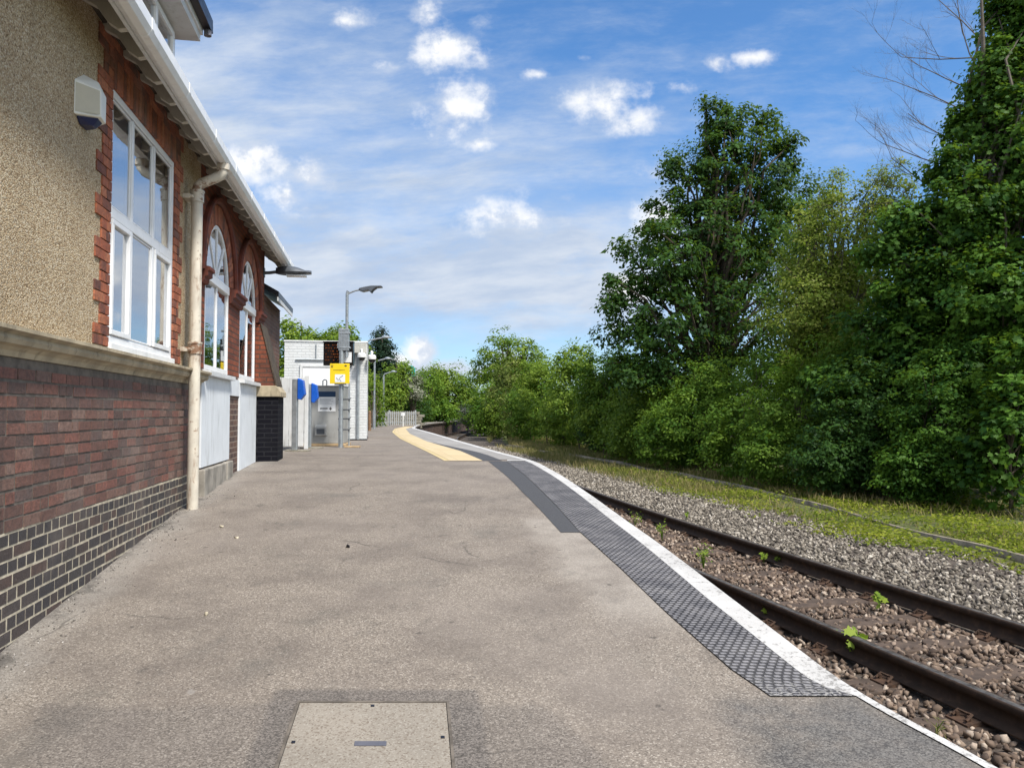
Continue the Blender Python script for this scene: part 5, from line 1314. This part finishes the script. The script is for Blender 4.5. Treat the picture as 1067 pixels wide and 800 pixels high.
world = bpy.data.worlds.new('World'); scene.world = world; world.use_nodes = True
wt_ = world.node_tree; wt_.nodes.clear(); N = NT(wt_); wo = wt_.nodes.new('ShaderNodeOutputWorld')
sky = wt_.nodes.new('ShaderNodeTexSky'); sky.sky_type = 'NISHITA'; sky.sun_disc = False
sky.sun_elevation = SUN_EL; sky.sun_rotation = SUN_AZ; sky.air_density = 1.0; sky.dust_density = .6; sky.ozone_density = 2.0
D = N('ShaderNodeTexCoord', out='Generated'); dx, dy, dz = N.xyz(D)
front = N.ss(dy, .05, .3)
yy_ = N.m('MAXIMUM', dy, .05)
u = N.m('DIVIDE', dx, yy_); v = N.m('DIVIDE', dz, yy_)
# unseen clouds away from the view, thickened and brightened as fill light
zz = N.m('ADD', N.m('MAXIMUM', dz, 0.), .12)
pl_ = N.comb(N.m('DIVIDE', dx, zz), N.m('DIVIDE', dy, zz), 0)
fill_deck = N.ss(N.noise(pl_, .9, 8, .58), .38, .56)
fill_deck = N.m('MULTIPLY', fill_deck, N.m('SUBTRACT', 1., front))
# thin veil ahead: broad haze with wispy streaks running through it
tx = N.m('ADD', u, N.m('MULTIPLY', v, .55)); ty = N.m('SUBTRACT', v, N.m('MULTIPLY', u, .10))
wob = N.m('MULTIPLY', N.m('SUBTRACT', N.noise(N.comb(u, v, 1.), 2.2, 3), .5), .07)
vw = N.comb(N.m('MULTIPLY', tx, 1.2), N.m('MULTIPLY', N.m('ADD', ty, wob), 4.2), 2.3)
ve = N.noise(vw, 2.0, 8, .62)
vf = N.noise(N.comb(N.m('MULTIPLY', tx, 2.2), N.m('MULTIPLY', N.m('ADD', ty, wob), 7.), 8.), 3.4, 8, .68)
vn = N.m('ADD', N.m('MULTIPLY', ve, .62), N.m('MULTIPLY', vf, .38))
cen = N.m('MULTIPLY', N.ss(v, .05, .17), N.ss(N.m('ADD', v, N.m('MULTIPLY', u, .30)), .20, .52, 1., 0.))
right = N.ss(u, .05, .5, 1., .25)
bias = N.m('ADD', N.m('MULTIPLY', N.m('MULTIPLY', cen, right), .17), -.045)
veil = N.m('MULTIPLY', N.ss(N.m('ADD', vn, bias), .38, .78), .85)
veil = N.m('MULTIPLY', N.m('ADD', veil, N.m('MULTIPLY', N.m('MULTIPLY', cen, right), .38)), front, clamp=True)
# separate cumulus puffs, each in its own direction of the sky
nz1 = N.noise(N.comb(u, N.m('MULTIPLY', v, 1.25), .7), 9., 9, .60); nz2 = N.noise(N.comb(u, v, 5.1), 34., 5, .6)
nzz = N.m('ADD', N.m('MULTIPLY', N.m('SUBTRACT', nz1, .5), 3.0), N.m('MULTIPLY', N.m('SUBTRACT', nz2, .5), .8))
PUFF = [(560, 78, 16, 7, .6), (610, 60, 14, 6, .55), (720, 92, 20, 9, .55), (410, 70, 26, 10, .6), (585, 205, 30, 10, .5), (500, 150, 18, 8, .55), (655, 300, 24, 12, .7), (520, 372, 40, 12, .9), (590, 372, 30, 9, .8), 
        (473, 116, 46, 34, 1.), (630, 104, 44, 26, .8), (668, 124, 28, 18, .8), (372, 24, 46, 17, .75), (440, 16, 32, 17, .75), (452, 50, 50, 26, .75), (505, 24, 22, 14, .6), (262, 168, 44, 38, 1.), (330, 188, 34, 32, 1.),
        (300, 205, 60, 26, .7), (536, 228, 62, 18, .85), (745, 65, 18, 12, .7), (783, 60, 24, 9, .6), (692, 182, 34, 28, 1.), (441, 366, 24, 26, 1.7), (425, 386, 44, 20, 1.7), (470, 384, 50, 16, 1.6), (510, 386, 40, 12, 1.4), (395, 392, 40, 14, 1.4), (640, 340, 60, 14, .6), (560, 352, 30, 10, .6), (680, 225, 24, 26, .8)]
field = None
for (px, py, a, b_, s_) in PUFF:
    q = at(px, py, 1.); u0, v0 = q[0], q[2] - 1.6
    a, b_ = a * 1.12, b_ * 1.12
    eu = N.m('MULTIPLY', N.m('SUBTRACT', u, u0), 800 / a); ev = N.m('MULTIPLY', N.m('SUBTRACT', v, v0), 800 / b_)
    d = N.m('SUBTRACT', 1., N.m('SQRT', N.m('ADD', N.m('MULTIPLY', eu, eu), N.m('MULTIPLY', ev, ev))))
    d = N.m('MULTIPLY', d, s_)
    field = d if field is None else N.m('MAXIMUM', field, d)
pm = N.m('MULTIPLY', N.ss(N.m('ADD', field, nzz), .05, .95, 0., .97), N.m('MULTIPLY', front, N.ss(field, -.75, -.0)))
shade = N.noise(N.comb(u, N.m('ADD', v, .02), .7), 13., 8, .62)
pcol = N.mix(N.ss(N.m('SUBTRACT', nz1, shade), -.05, .09), (.66, .72, .83), (1.0, 1.0, 1.0))
lowgrey = N.m('MULTIPLY', N.ss(v, .04, .075, 1, 0), .8)
pcol = N.mix(lowgrey, pcol, (.55, .64, .78))
skyc = N.mix(1., sky.outputs[0], N.mix(N.ss(v, .0, .35), (.74, .90, 1.10), (.62, .98, 1.28)), 'MULTIPLY')
SK = .105
bgs = N('ShaderNodeBackground', {'Color': skyc, 'Strength': SK})
v2 = N.noise(N.comb(N.m('MULTIPLY', tx, 1.6), N.m('MULTIPLY', N.m('ADD', ty, wob), 6.5), 3.1), 3.2, 7, .6)
bgv = N('ShaderNodeBackground', {'Color': N.mix(N.ss(v2, .36, .66), (.56, .68, .88), (.78, .86, .98)), 'Strength': .62})
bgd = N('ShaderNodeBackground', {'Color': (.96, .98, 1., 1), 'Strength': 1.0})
bgp = N('ShaderNodeBackground', {'Color': pcol, 'Strength': .74})
mx = N('ShaderNodeMixShader', {0: veil, 1: bgs, 2: bgv})
mx = N('ShaderNodeMixShader', {0: fill_deck, 1: mx, 2: bgd})
mx = N('ShaderNodeMixShader', {0: pm, 1: mx, 2: bgp})
wt_.links.new(mx, wo.inputs[0])

vs_ = scene.view_settings
vs_.view_transform = 'Standard'; vs_.look = 'None'; vs_.gamma = 1; vs_.use_curve_mapping = False
vs_.exposure = .55
scene.cycles.max_bounces = 5; scene.cycles.diffuse_bounces = 3; scene.cycles.glossy_bounces = 3; scene.cycles.transparent_max_bounces = 8
scene.cycles.use_denoising = True
